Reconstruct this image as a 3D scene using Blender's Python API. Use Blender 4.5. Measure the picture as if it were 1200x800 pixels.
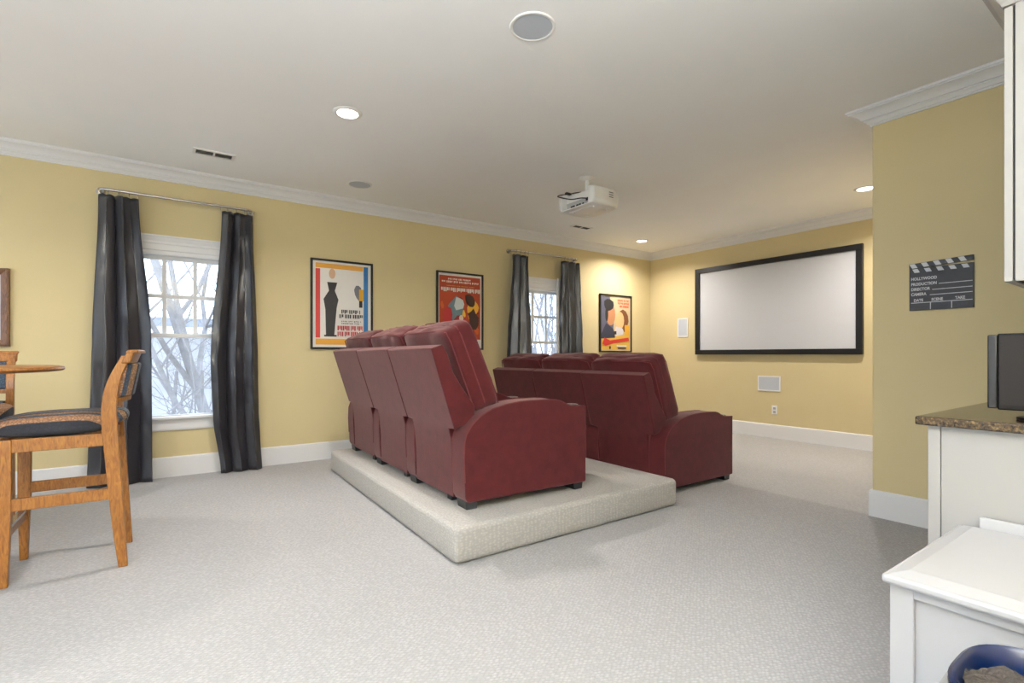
import bpy, bmesh, math, random
from mathutils import Vector, Matrix, noise

for o in list(bpy.data.objects):
    bpy.data.objects.remove(o)
SC = bpy.context.scene
COL = SC.collection
PI = math.pi
rnd = random.Random(7)

# ------------------------------------------------------------------ camera
H = 2.74
CAM = Vector((-6.628, -5.459, 1.087))
YAW = 0.9567
cd = bpy.data.cameras.new('camera')
cd.sensor_width = 36.0
cd.lens = 591.39 / 1200 * 36.0
cd.shift_y = 16.2 / 1200
cd.clip_start = 0.02
cam = bpy.data.objects.new('camera', cd)
cam.location = CAM
cam.rotation_euler = (PI / 2, 0, YAW - PI / 2)
COL.objects.link(cam)
SC.camera = cam

# ------------------------------------------------------------------ world, exposure
w = bpy.data.worlds.new('overcast_sky')
SC.world = w
w.use_nodes = True
wn = w.node_tree
bg = wn.nodes['Background']
bg.inputs[0].default_value = (0.70, 0.85, 1.0, 1)
bg.inputs[1].default_value = 3.5
vs = SC.view_settings
vs.view_transform = 'Standard'
vs.look = 'None'
vs.gamma = 1.0
vs.use_curve_mapping = False
vs.exposure = 0.27
cy = SC.cycles
cy.use_denoising = True
cy.max_bounces = 10
cy.diffuse_bounces = 6
cy.transparent_max_bounces = 16
cy.sample_clamp_indirect = 6.0
cy.caustics_reflective = False
cy.caustics_refractive = False
CAN_POWER = 26.0
FILL_LAMP_POWER = 640.0  # added uplighter out of view, only there to brighten the ceiling
WARM = (1.0, 0.93, 0.86)


def portal(x, y, z, rot, sx, sy):
    """daylight sampling portal filling a window opening"""
    l = bpy.data.lights.new('window_portal', 'AREA')
    l.shape = 'RECTANGLE'
    l.size, l.size_y = sx, sy
    l.cycles.is_portal = True
    o = bpy.data.objects.new('window_portal', l)
    o.location = (x, y, z)
    o.rotation_euler = rot
    COL.objects.link(o)


WIN_C = [-6.45, -2.265]                    # centres of the two windows in the long wall
SIDE_WINS = [(-10.0, -1.6, 2.2), (-10.0, -4.4, 2.2)]   # (x, centre y, width), wide windows out of view on the left
for cx in WIN_C:
    portal(cx, 0.16, 1.27, (-PI / 2, 0, 0), 0.84, 1.5)
for sx, sy, sw in SIDE_WINS:
    portal(sx - 0.12, sy, 1.40, (0, -PI / 2, 0), 1.9, sw)
REAR_FILL_WINS = [(-8.4, -7.0, 1.6)]  # unseen window added to fill the room with daylight from behind
for sx, sy, sw in REAR_FILL_WINS:
    portal(sx, sy - 0.12, 1.40, (PI / 2, 0, 0), sw, 1.9)


# ------------------------------------------------------------------ helpers: objects
def tag(o, label=None, cat=None, group=None, kind=None):
    if label: o['label'] = label
    if cat: o['category'] = cat
    if group: o['group'] = group
    if kind: o['kind'] = kind
    return o


def empty(name, loc=(0, 0, 0), rz=0, label=None, cat=None, group=None, kind=None):
    o = bpy.data.objects.new(name, None)
    o.empty_display_size = 0.1
    o.location = loc
    o.rotation_euler = (0, 0, rz)
    COL.objects.link(o)
    return tag(o, label, cat, group, kind)


def obj(name, bm, mat, parent=None, bevel=0, seg=2, smooth=None, recalc=True, loc=None, rot=None):
    if recalc:
        bmesh.ops.recalc_face_normals(bm, faces=bm.faces)
    me = bpy.data.meshes.new(name)
    bm.to_mesh(me)
    bm.free()
    mats = mat if isinstance(mat, (list, tuple)) else [mat]
    for m in mats:
        me.materials.append(m)
    o = bpy.data.objects.new(name, me)
    COL.objects.link(o)
    if parent: o.parent = parent
    if loc: o.location = loc
    if rot: o.rotation_euler = rot
    if bevel:
        b = o.modifiers.new('bevel', 'BEVEL')
        b.width = bevel
        b.segments = seg
        b.limit_method = 'ANGLE'
        b.angle_limit = math.radians(35)
        if smooth is None: smooth = True
    if smooth:
        for p in me.polygons: p.use_smooth = True
        try:
            me.set_sharp_from_angle(angle=math.radians(45))
        except Exception:
            pass
    return o


def copy_tree(o, parent=None):
    c = o.copy()
    COL.objects.link(c)
    if parent: c.parent = parent
    for ch in list(o.children):
        copy_tree(ch, c)
    return c


def NB(): return bmesh.new()


def box(bm, x0, x1, y0, y1, z0, z1, mi=0):
    vs_ = [bm.verts.new(p) for p in ((x0, y0, z0), (x1, y0, z0), (x1, y1, z0), (x0, y1, z0),
                                     (x0, y0, z1), (x1, y0, z1), (x1, y1, z1), (x0, y1, z1))]
    fs = []
    for f in ((3, 2, 1, 0), (4, 5, 6, 7), (0, 1, 5, 4), (1, 2, 6, 5), (2, 3, 7, 6), (3, 0, 4, 7)):
        fc = bm.faces.new([vs_[i] for i in f])
        fc.material_index = mi
        fs.append(fc)
    return vs_


def B(x0, x1, y0, y1, z0, z1):
    bm = NB()
    box(bm, x0, x1, y0, y1, z0, z1)
    return bm


def prism(bm, pts, a0, a1, axis='y', mi=0):
    """polygon in the plane across `axis`, extruded from a0 to a1"""
    def P(p, a):
        if axis == 'y': return (p[0], a, p[1])
        if axis == 'x': return (a, p[0], p[1])
        return (p[0], p[1], a)
    A = [bm.verts.new(P(p, a0)) for p in pts]
    Bv = [bm.verts.new(P(p, a1)) for p in pts]
    n = len(pts)
    fs = [bm.faces.new(A), bm.faces.new(Bv[::-1])]
    for i in range(n):
        fs.append(bm.faces.new((A[i], Bv[i], Bv[(i + 1) % n], A[(i + 1) % n])))
    for f in fs: f.material_index = mi
    return bm


def tube(bm, path, r, n=8, closed=False, cap=True, mi=0):
    path = [Vector(p) for p in path]
    k = len(path)
    rr = r if isinstance(r, (list, tuple)) else [r] * k
    rings = []
    up = None
    for i, p in enumerate(path):
        a = path[(i - 1) % k] if (closed or i) else p
        b = path[(i + 1) % k] if (closed or i < k - 1) else p
        t = (b - a).normalized()
        if up is None:
            up = t.orthogonal().normalized()
        else:
            up = (up - t * up.dot(t))
            up = up.normalized() if up.length > 1e-6 else t.orthogonal().normalized()
        s = t.cross(up)
        rings.append([bm.verts.new(p + (up * math.cos(2 * PI * j / n) + s * math.sin(2 * PI * j / n)) * rr[i]) for j in range(n)])
    m = k if closed else k - 1
    for i in range(m):
        A, C_ = rings[i], rings[(i + 1) % k]
        for j in range(n):
            f = bm.faces.new((A[j], A[(j + 1) % n], C_[(j + 1) % n], C_[j]))
            f.material_index = mi
    if cap and not closed:
        bm.faces.new(rings[0][::-1]).material_index = mi
        bm.faces.new(rings[-1]).material_index = mi
    return bm


def lathe(bm, prof, c=(0, 0, 0), n=32, mi=0):
    """profile of (radius, z) turned about z"""
    rings = []
    for r, z in prof:
        if r < 1e-6:
            rings.append([bm.verts.new((c[0], c[1], c[2] + z))])
        else:
            rings.append([bm.verts.new((c[0] + r * math.cos(2 * PI * j / n), c[1] + r * math.sin(2 * PI * j / n), c[2] + z)) for j in range(n)])
    for A, D in zip(rings, rings[1:]):
        for j in range(n):
            a = [A[j % len(A)], A[(j + 1) % len(A)], D[(j + 1) % len(D)], D[j % len(D)]]
            u = []
            for v in a:
                if v not in u: u.append(v)
            if len(u) > 2: bm.faces.new(u).material_index = mi
    return bm


def sweep_profile(bm, path, prof, z0=0.0, closed=False, side=1):
    """mitred moulding: prof is (offset from wall, z), path is a list of (x, y)"""
    path = [Vector((p[0], p[1])) for p in path]
    n = len(path)
    rows = []
    for i, p in enumerate(path):
        d0 = (p - path[i - 1]).normalized() if i else None
        d1 = (path[i + 1] - p).normalized() if i < n - 1 else None
        if d0 is None: d0 = d1
        if d1 is None: d1 = d0
        n0 = Vector((d0.y, -d0.x)) * side
        n1 = Vector((d1.y, -d1.x)) * side
        m = (n0 + n1) / (1 + n0.dot(n1))
        rows.append([bm.verts.new((p.x + m.x * o, p.y + m.y * o, z0 + z)) for o, z in prof])
    k = len(prof)
    for A, D in zip(rows, rows[1:]):
        for j in range(k):
            bm.faces.new((A[j], A[(j + 1) % k], D[(j + 1) % k], D[j]))
    bm.faces.new(rows[0])
    bm.faces.new(rows[-1][::-1])
    return bm


def text_mesh(s, size, bold=0.0, align='LEFT'):
    cu = bpy.data.curves.new('lettering', 'FONT')
    cu.body = s
    cu.size = size
    cu.offset = bold
    cu.align_x = align
    cu.resolution_u = 3
    o = bpy.data.objects.new('lettering', cu)
    COL.objects.link(o)
    bpy.context.view_layer.update()
    me = bpy.data.meshes.new_from_object(o.evaluated_get(bpy.context.evaluated_depsgraph_get()))
    bpy.data.objects.remove(o)
    return me


# ------------------------------------------------------------------ helpers: materials
def srgb(r, g, b):
    f = lambda c: (c / 255 / 12.92) if c / 255 <= 0.04045 else ((c / 255 + 0.055) / 1.055) ** 2.4
    return (f(r), f(g), f(b), 1)


def mat(name, col, rough=0.6, metal=0.0, spec=None, sheen=0.0, noise_amt=0.0, noise_scale=8.0, bump=0.0, bump_scale=200.0, coat=0.0, sheen_tint=None):
    m = bpy.data.materials.new(name)
    m.use_nodes = True
    nt = m.node_tree
    p = nt.nodes['Principled BSDF']
    p.inputs['Base Color'].default_value = col
    p.inputs['Roughness'].default_value = rough
    p.inputs['Metallic'].default_value = metal
    if spec is not None: p.inputs['Specular IOR Level'].default_value = spec
    if sheen:
        p.inputs['Sheen Weight'].default_value = sheen
        p.inputs['Sheen Roughness'].default_value = 0.4
        if sheen_tint: p.inputs['Sheen Tint'].default_value = sheen_tint
    if coat:
        p.inputs['Coat Weight'].default_value = coat
        p.inputs['Coat Roughness'].default_value = 0.1
    tc = nt.nodes.new('ShaderNodeTexCoord')
    if noise_amt:
        nz = nt.nodes.new('ShaderNodeTexNoise')
        nz.inputs['Scale'].default_value = noise_scale
        nz.inputs['Detail'].default_value = 5
        nt.links.new(tc.outputs['Object'], nz.inputs['Vector'])
        mr = nt.nodes.new('ShaderNodeMapRange')
        mr.inputs['From Min'].default_value = 0.3
        mr.inputs['From Max'].default_value = 0.7
        mr.inputs['To Min'].default_value = 1 - noise_amt
        mr.inputs['To Max'].default_value = 1 + noise_amt
        nt.links.new(nz.outputs['Fac'], mr.inputs['Value'])
        mx = nt.nodes.new('ShaderNodeVectorMath')
        mx.operation = 'SCALE'
        mx.inputs[0].default_value = col[:3]
        nt.links.new(mr.outputs['Result'], mx.inputs['Scale'])
        nt.links.new(mx.outputs['Vector'], p.inputs['Base Color'])
    if bump:
        nb = nt.nodes.new('ShaderNodeTexNoise')
        nb.inputs['Scale'].default_value = bump_scale
        nb.inputs['Detail'].default_value = 3
        nt.links.new(tc.outputs['Object'], nb.inputs['Vector'])
        bn = nt.nodes.new('ShaderNodeBump')
        bn.inputs['Strength'].default_value = bump
        bn.inputs['Distance'].default_value = 0.01
        nt.links.new(nb.outputs['Fac'], bn.inputs['Height'])
        nt.links.new(bn.outputs['Normal'], p.inputs['Normal'])
    return m


def emit(name, col, strength):
    m = bpy.data.materials.new(name)
    m.use_nodes = True
    nt = m.node_tree
    nt.nodes.remove(nt.nodes['Principled BSDF'])
    e = nt.nodes.new('ShaderNodeEmission')
    e.inputs[0].default_value = col
    e.inputs[1].default_value = strength
    nt.links.new(e.outputs[0], nt.nodes['Material Output'].inputs[0])
    return m


def glass_mat():
    m = bpy.data.materials.new('window_glass')
    m.use_nodes = True
    nt = m.node_tree
    nt.nodes.remove(nt.nodes['Principled BSDF'])
    t = nt.nodes.new('ShaderNodeBsdfTransparent')
    g = nt.nodes.new('ShaderNodeBsdfGlossy')
    g.inputs['Roughness'].default_value = 0.02
    fw = nt.nodes.new('ShaderNodeLayerWeight')
    pw = nt.nodes.new('ShaderNodeMath')
    pw.operation = 'POWER'
    nt.links.new(fw.outputs['Facing'], pw.inputs[0])
    pw.inputs[1].default_value = 5.0
    lw = nt.nodes.new('ShaderNodeMath')
    lw.operation = 'MULTIPLY_ADD'
    nt.links.new(pw.outputs[0], lw.inputs[0])
    lw.inputs[1].default_value = 0.6
    lw.inputs[2].default_value = 0.04
    x = nt.nodes.new('ShaderNodeMixShader')
    nt.links.new(lw.outputs[0], x.inputs[0])
    nt.links.new(t.outputs[0], x.inputs[1])
    nt.links.new(g.outputs[0], x.inputs[2])
    nt.links.new(x.outputs[0], nt.nodes['Material Output'].inputs[0])
    return m


def carpet_mat(name, seam=False, tint=(1, 1, 1)):
    """looped cut-pile carpet, small woven relief; the seam at x = -2.66 joins two lengths laid with opposite nap"""
    m = bpy.data.materials.new(name)
    m.use_nodes = True
    nt = m.node_tree
    L = nt.links
    p = nt.nodes['Principled BSDF']
    p.inputs['Roughness'].default_value = 1.0
    p.inputs['Specular IOR Level'].default_value = 0.1
    tc = nt.nodes.new('ShaderNodeTexCoord')
    mp = nt.nodes.new('ShaderNodeMapping')
    mp.inputs['Rotation'].default_value = (0.0, 0.0, 0.72)
    mp.inputs['Scale'].default_value = (1.0, 1.7, 1.4)
    L.new(tc.outputs['Object'], mp.inputs[0])
    vo = nt.nodes.new('ShaderNodeTexVoronoi')
    vo.inputs['Scale'].default_value = 52
    vo.inputs['Randomness'].default_value = 0.55
    L.new(mp.outputs[0], vo.inputs['Vector'])
    nz = nt.nodes.new('ShaderNodeTexNoise')
    nz.inputs['Scale'].default_value = 260
    L.new(tc.outputs['Object'], nz.inputs['Vector'])
    big = nt.nodes.new('ShaderNodeTexNoise')
    big.inputs['Scale'].default_value = 1.1
    big.inputs['Detail'].default_value = 2
    L.new(tc.outputs['Object'], big.inputs['Vector'])
    ad = nt.nodes.new('ShaderNodeMath')
    ad.operation = 'MULTIPLY_ADD'
    L.new(nz.outputs['Fac'], ad.inputs[0])
    ad.inputs[1].default_value = 0.35
    L.new(vo.outputs['Distance'], ad.inputs[2])
    bn = nt.nodes.new('ShaderNodeBump')
    bn.invert = True
    bn.inputs['Strength'].default_value = 0.45
    bn.inputs['Distance'].default_value = 0.008
    L.new(ad.outputs[0], bn.inputs['Height'])
    L.new(bn.outputs[0], p.inputs['Normal'])
    cr = nt.nodes.new('ShaderNodeValToRGB')
    cr.color_ramp.elements[0].position = 0.1
    cr.color_ramp.elements[0].color = [a * b for a, b in zip(srgb(192, 191, 191), tint)] + [1]
    cr.color_ramp.elements[1].position = 0.75
    cr.color_ramp.elements[1].color = [a * b for a, b in zip(srgb(168, 167, 167), tint)] + [1]
    L.new(ad.outputs[0], cr.inputs[0])
    mr = nt.nodes.new('ShaderNodeMapRange')
    mr.inputs['To Min'].default_value = 0.94
    mr.inputs['To Max'].default_value = 1.05
    L.new(big.outputs['Fac'], mr.inputs['Value'])
    sc = nt.nodes.new('ShaderNodeVectorMath')
    sc.operation = 'SCALE'
    L.new(cr.outputs[0], sc.inputs[0])
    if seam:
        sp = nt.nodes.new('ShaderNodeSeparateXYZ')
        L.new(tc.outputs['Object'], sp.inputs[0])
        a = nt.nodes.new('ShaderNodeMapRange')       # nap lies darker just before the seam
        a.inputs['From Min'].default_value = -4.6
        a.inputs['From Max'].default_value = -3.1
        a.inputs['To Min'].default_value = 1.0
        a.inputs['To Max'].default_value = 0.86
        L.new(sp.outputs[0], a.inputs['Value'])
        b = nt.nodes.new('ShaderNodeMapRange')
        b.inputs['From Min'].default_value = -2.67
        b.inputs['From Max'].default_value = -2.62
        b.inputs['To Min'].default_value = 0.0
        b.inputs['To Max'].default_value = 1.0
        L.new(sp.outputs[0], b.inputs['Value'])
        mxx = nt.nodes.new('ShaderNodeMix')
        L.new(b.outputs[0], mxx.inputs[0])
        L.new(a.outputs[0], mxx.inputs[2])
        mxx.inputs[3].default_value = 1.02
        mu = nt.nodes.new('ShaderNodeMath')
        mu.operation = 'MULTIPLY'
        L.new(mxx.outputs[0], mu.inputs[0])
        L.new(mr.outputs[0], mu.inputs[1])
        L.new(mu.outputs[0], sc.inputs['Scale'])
    else:
        L.new(mr.outputs[0], sc.inputs['Scale'])
    L.new(sc.outputs[0], p.inputs['Base Color'])
    return m


def wood_mat(name, c1, c2, rough=0.35, axis_scale=(3, 30, 30)):
    m = bpy.data.materials.new(name)
    m.use_nodes = True
    nt = m.node_tree
    L = nt.links
    p = nt.nodes['Principled BSDF']
    p.inputs['Roughness'].default_value = rough
    tc = nt.nodes.new('ShaderNodeTexCoord')
    mp = nt.nodes.new('ShaderNodeMapping')
    mp.inputs['Scale'].default_value = axis_scale
    L.new(tc.outputs['Object'], mp.inputs[0])
    nz = nt.nodes.new('ShaderNodeTexNoise')
    nz.inputs['Scale'].default_value = 5
    nz.inputs['Detail'].default_value = 8
    nz.inputs['Distortion'].default_value = 1.5
    L.new(mp.outputs[0], nz.inputs['Vector'])
    cr = nt.nodes.new('ShaderNodeValToRGB')
    cr.color_ramp.elements[0].position = 0.3
    cr.color_ramp.elements[0].color = c1
    cr.color_ramp.elements[1].position = 0.7
    cr.color_ramp.elements[1].color = c2
    L.new(nz.outputs['Fac'], cr.inputs[0])
    L.new(cr.outputs[0], p.inputs['Base Color'])
    return m


def granite_mat():
    m = bpy.data.materials.new('granite')
    m.use_nodes = True
    nt = m.node_tree
    L = nt.links
    p = nt.nodes['Principled BSDF']
    p.inputs['Roughness'].default_value = 0.12
    tc = nt.nodes.new('ShaderNodeTexCoord')
    v = nt.nodes.new('ShaderNodeTexNoise')
    v.inputs['Scale'].default_value = 95
    v.inputs['Detail'].default_value = 5
    v.inputs['Roughness'].default_value = 0.75
    L.new(tc.outputs['Object'], v.inputs['Vector'])
    cr = nt.nodes.new('ShaderNodeValToRGB')
    e = cr.color_ramp.elements
    e[0].position = 0.40; e[0].color = srgb(28, 24, 22)
    e[1].position = 0.72; e[1].color = srgb(150, 128, 92)
    x = e.new(0.52); x.color = srgb(66, 52, 38)
    L.new(v.outputs['Fac'], cr.inputs[0])
    L.new(cr.outputs[0], p.inputs['Base Color'])
    return m


def tapestry_mat():
    """woven stripes running front to back: navy, patterned brown, grey-blue"""
    m = bpy.data.materials.new('tapestry')
    m.use_nodes = True
    nt = m.node_tree
    L = nt.links
    p = nt.nodes['Principled BSDF']
    p.inputs['Roughness'].default_value = 0.85
    tc = nt.nodes.new('ShaderNodeTexCoord')
    sp = nt.nodes.new('ShaderNodeSeparateXYZ')
    L.new(tc.outputs['Object'], sp.inputs[0])
    ab = nt.nodes.new('ShaderNodeMath'); ab.operation = 'ABSOLUTE'
    L.new(sp.outputs[1], ab.inputs[0])
    cr = nt.nodes.new('ShaderNodeValToRGB')
    cr.color_ramp.interpolation = 'CONSTANT'
    e = cr.color_ramp.elements
    e[0].position = 0.0; e[0].color = srgb(96, 104, 118)
    e[1].position = 0.06; e[1].color = srgb(30, 32, 44)
    for pos, c in ((0.085, srgb(150, 116, 84)), (0.14, srgb(60, 74, 92)), (0.175, srgb(158, 118, 88)), (0.232, srgb(24, 26, 36)), (0.288, srgb(150, 116, 84))):
        x = e.new(pos); x.color = c
    dz = nt.nodes.new('ShaderNodeMath'); dz.operation = 'SUBTRACT'; dz.use_clamp = True
    dz.inputs[0].default_value = 0.775
    L.new(sp.outputs[2], dz.inputs[1])
    ws = nt.nodes.new('ShaderNodeMath'); ws.operation = 'MULTIPLY_ADD'
    L.new(dz.outputs[0], ws.inputs[0]); ws.inputs[1].default_value = 0.9
    L.new(ab.outputs[0], ws.inputs[2])
    L.new(ws.outputs[0], cr.inputs[0])
    vo = nt.nodes.new('ShaderNodeTexVoronoi')
    vo.inputs['Scale'].default_value = 70
    vo.feature = 'DISTANCE_TO_EDGE'
    L.new(tc.outputs['Object'], vo.inputs['Vector'])
    mr = nt.nodes.new('ShaderNodeMapRange')
    mr.inputs['From Max'].default_value = 0.25
    mr.inputs['To Min'].default_value = 0.45
    mr.inputs['To Max'].default_value = 1.15
    L.new(vo.outputs['Distance'], mr.inputs['Value'])
    sc = nt.nodes.new('ShaderNodeVectorMath'); sc.operation = 'SCALE'
    L.new(cr.outputs[0], sc.inputs[0])
    L.new(mr.outputs[0], sc.inputs['Scale'])
    L.new(sc.outputs[0], p.inputs['Base Color'])
    return m


M = {}
M['wall'] = mat('wall_paint', srgb(208, 192, 148), 0.75, noise_amt=0.015, noise_scale=3, bump=0.03, bump_scale=350)
M['ceiling'] = mat('ceiling_paint', srgb(243, 243, 243), 0.9, noise_amt=0.01, noise_scale=2)
M['trim'] = mat('white_trim', srgb(226, 226, 227), 0.4)
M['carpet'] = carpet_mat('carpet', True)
M['carpet2'] = carpet_mat('platform_carpet', tint=(1.10, 1.07, 1.01))  # same carpet tinted lighter and warmer, standing in for light falling on it
M['suede'] = mat('burgundy_microfibre', srgb(66, 21, 23), 0.9, spec=0.15, sheen=0.34, noise_amt=0.20, noise_scale=13, bump=0.06, bump_scale=60, sheen_tint=(1, 0.72, 0.72, 1))
M['piping'] = mat('burgundy_piping', srgb(84, 26, 30), 0.8)
M['foot'] = mat('black_feet', srgb(38, 38, 40), 0.5)
M['chrome'] = mat('brushed_nickel', srgb(190, 186, 182), 0.25, metal=1.0)
M['black'] = mat('black_frame', srgb(22, 21, 22), 0.35)
M['screen'] = mat('screen_fabric', srgb(200, 202, 207), 0.85)
M['white_plastic'] = mat('white_plastic', srgb(232, 231, 229), 0.4)
M['grille'] = mat('speaker_grille', srgb(188, 194, 203), 0.7, noise_amt=0.08, noise_scale=300)
M['vent_dark'] = mat('vent_dark', srgb(92, 88, 84), 0.7)
M['dark'] = mat('dark_gap', srgb(30, 28, 27), 0.8)
M['curtain'] = mat('charcoal_taffeta', srgb(35, 34, 40), 0.36, spec=0.65, sheen=0.08, noise_amt=0.06, noise_scale=14, bump=0.10, bump_scale=26)
M['lining'] = mat('curtain_lining', srgb(225, 225, 228), 0.8)
M['cab'] = mat('cabinet_paint', srgb(168, 166, 163), 0.4)
M['bench'] = mat('bench_white', srgb(194, 194, 197), 0.4)
M['granite'] = granite_mat()
M['oak'] = wood_mat('honey_oak', srgb(112, 66, 24), srgb(162, 108, 46), 0.35, (14, 14, 3))
M['darkwood'] = wood_mat('brown_wood', srgb(78, 50, 32), srgb(118, 82, 56), 0.4, (14, 14, 3))
M['tapestry'] = tapestry_mat()
M['glass'] = glass_mat()
M['lamp'] = emit('lamp_lens', (1, 0.95, 0.88, 1), 14.0)
M['tv'] = mat('black_tv_plastic', srgb(15, 14, 14), 0.45, spec=0.15)
M['tvscreen'] = mat('tv_screen', srgb(26, 22, 20), 0.4, spec=0.2)
M['greyplastic'] = mat('grey_plastic', srgb(176, 176, 176), 0.3)
M['blueplastic'] = mat('blue_plastic', srgb(3, 20, 54), 0.3)
M['litter'] = mat('litter', srgb(46, 40, 35), 0.95, noise_amt=0.5, noise_scale=22, bump=0.8, bump_scale=90)
M['bark'] = mat('bark', srgb(132, 130, 136), 0.9, noise_amt=0.2, noise_scale=6)
M['siding'] = mat('pale_siding', srgb(186, 186, 192), 0.8, noise_amt=0.12, noise_scale=1.2)
M['roof'] = mat('grey_shingles', srgb(112, 116, 128), 0.9, noise_amt=0.25, noise_scale=5)
M['lawn'] = mat('winter_lawn', srgb(186, 182, 172), 0.95, noise_amt=0.3, noise_scale=1.5)  # kept pale so that it bounces added daylight up to the ceiling

# ------------------------------------------------------------------ room shell
XL, YR, YB = -10.0, -5.49, -7.0      # left wall, kitchenette wall, rear wall
XP, YA = -2.66, -4.07                # bar wall plane, alcove side wall plane
XN = -4.40                           # return wall beside the counter
T = 0.15
WZ0, WZ1 = 0.52, 2.00


def struct(name, bm, m, parent=None, **k):
    o = obj(name, bm, m, parent, **k)
    if parent is None: o['kind'] = 'structure'
    return o


bm = B(XL - T, T, YB - T, T, -0.12, 0)
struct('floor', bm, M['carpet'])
bm = B(XL - T, T, YB - T, T, H, H + 0.12)
struct('ceiling', bm, M['ceiling'])


def wall_with_holes(a0, a1, holes, b0, b1, axis):
    """wall along an axis, holes = (c0, c1, z0, z1)"""
    bm = NB()
    def bx(u0, u1, z0, z1):
        if axis == 'x': box(bm, u0, u1, b0, b1, z0, z1)
        else: box(bm, b0, b1, u0, u1, z0, z1)
    u = a0
    for c0, c1, z0, z1 in sorted(holes):
        bx(u, c0, 0, H)
        bx(c0, c1, 0, z0)
        bx(c0, c1, z1, H)
        u = c1
    bx(u, a1, 0, H)
    return bm


struct('wall_left', wall_with_holes(XL, 0, [(c - 0.40, c + 0.40, WZ0, WZ1) for c in WIN_C], 0, T, 'x'), M['wall'])
struct('wall_front', B(0, T, YA - T, T, 0, H), M['wall'])
bm = NB()
box(bm, XP, T, YR - T, YA, 0, H)
struct('wall_right', bm, M['wall'], bevel=0.006)
struct('wall_kitchenette', B(XN, XP, YR - T, YR, 0, H), M['wall'])
struct('wall_return', B(XN, XN + T, YB, YR - T, 0, H), M['wall'])
struct('wall_entry', wall_with_holes(YB, 0, [(y - s / 2, y + s / 2, 0.45, 2.35) for x, y, s in SIDE_WINS], XL - T, XL, 'y'), M['wall'])
struct('wall_rear', wall_with_holes(XL, XN + T, [(x - s / 2, x + s / 2, 0.45, 2.35) for x, y, s in REAR_FILL_WINS], YB - T, YB, 'x'), M['wall'])

# baseboards and crown
BASE = [(0, 0), (0.016, 0), (0.016, 0.158), (0.0135, 0.160), (0.0135, 0.164), (0.016, 0.166), (0.013, 0.174), (0.006, 0.180), (0, 0.180)]
def baseboard(name, path):
    bm = NB()
    sweep_profile(bm, path, BASE)
    return struct(name, bm, M['trim'])
baseboard('baseboard_left', [(XL, 0), (0, 0)])
baseboard('baseboard_front', [(0, 0), (0, YA)])
baseboard('baseboard_alcove', [(0, YA), (XP, YA), (XP, -4.86)])
baseboard('baseboard_entry', [(XL, YB), (XL, 0)])
baseboard('baseboard_rear', [(XN, YB), (XL, YB)])
CROWN = [(0, 0), (0.118, 0), (0.118, -0.014), (0.108, -0.015), (0.108, -0.023), (0.096, -0.025), (0.078, -0.033), (0.064, -0.043), (0.054, -0.054), (0.049, -0.063),
         (0.038, -0.064), (0.038, -0.072), (0.032, -0.075), (0.025, -0.082), (0.020, -0.091), (0.011, -0.092), (0.011, -0.104), (0, -0.104)]
bm = NB()
sweep_profile(bm, [(XL, 0), (0, 0), (0, YA), (XP, YA), (XP, YR)], CROWN, H)
struct('trim_1', bm, M['trim'])
bm = NB()
sweep_profile(bm, [(XN, YB), (XL, YB), (XL, 0)], CROWN, H)
struct('trim_2', bm, M['trim'])


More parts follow.
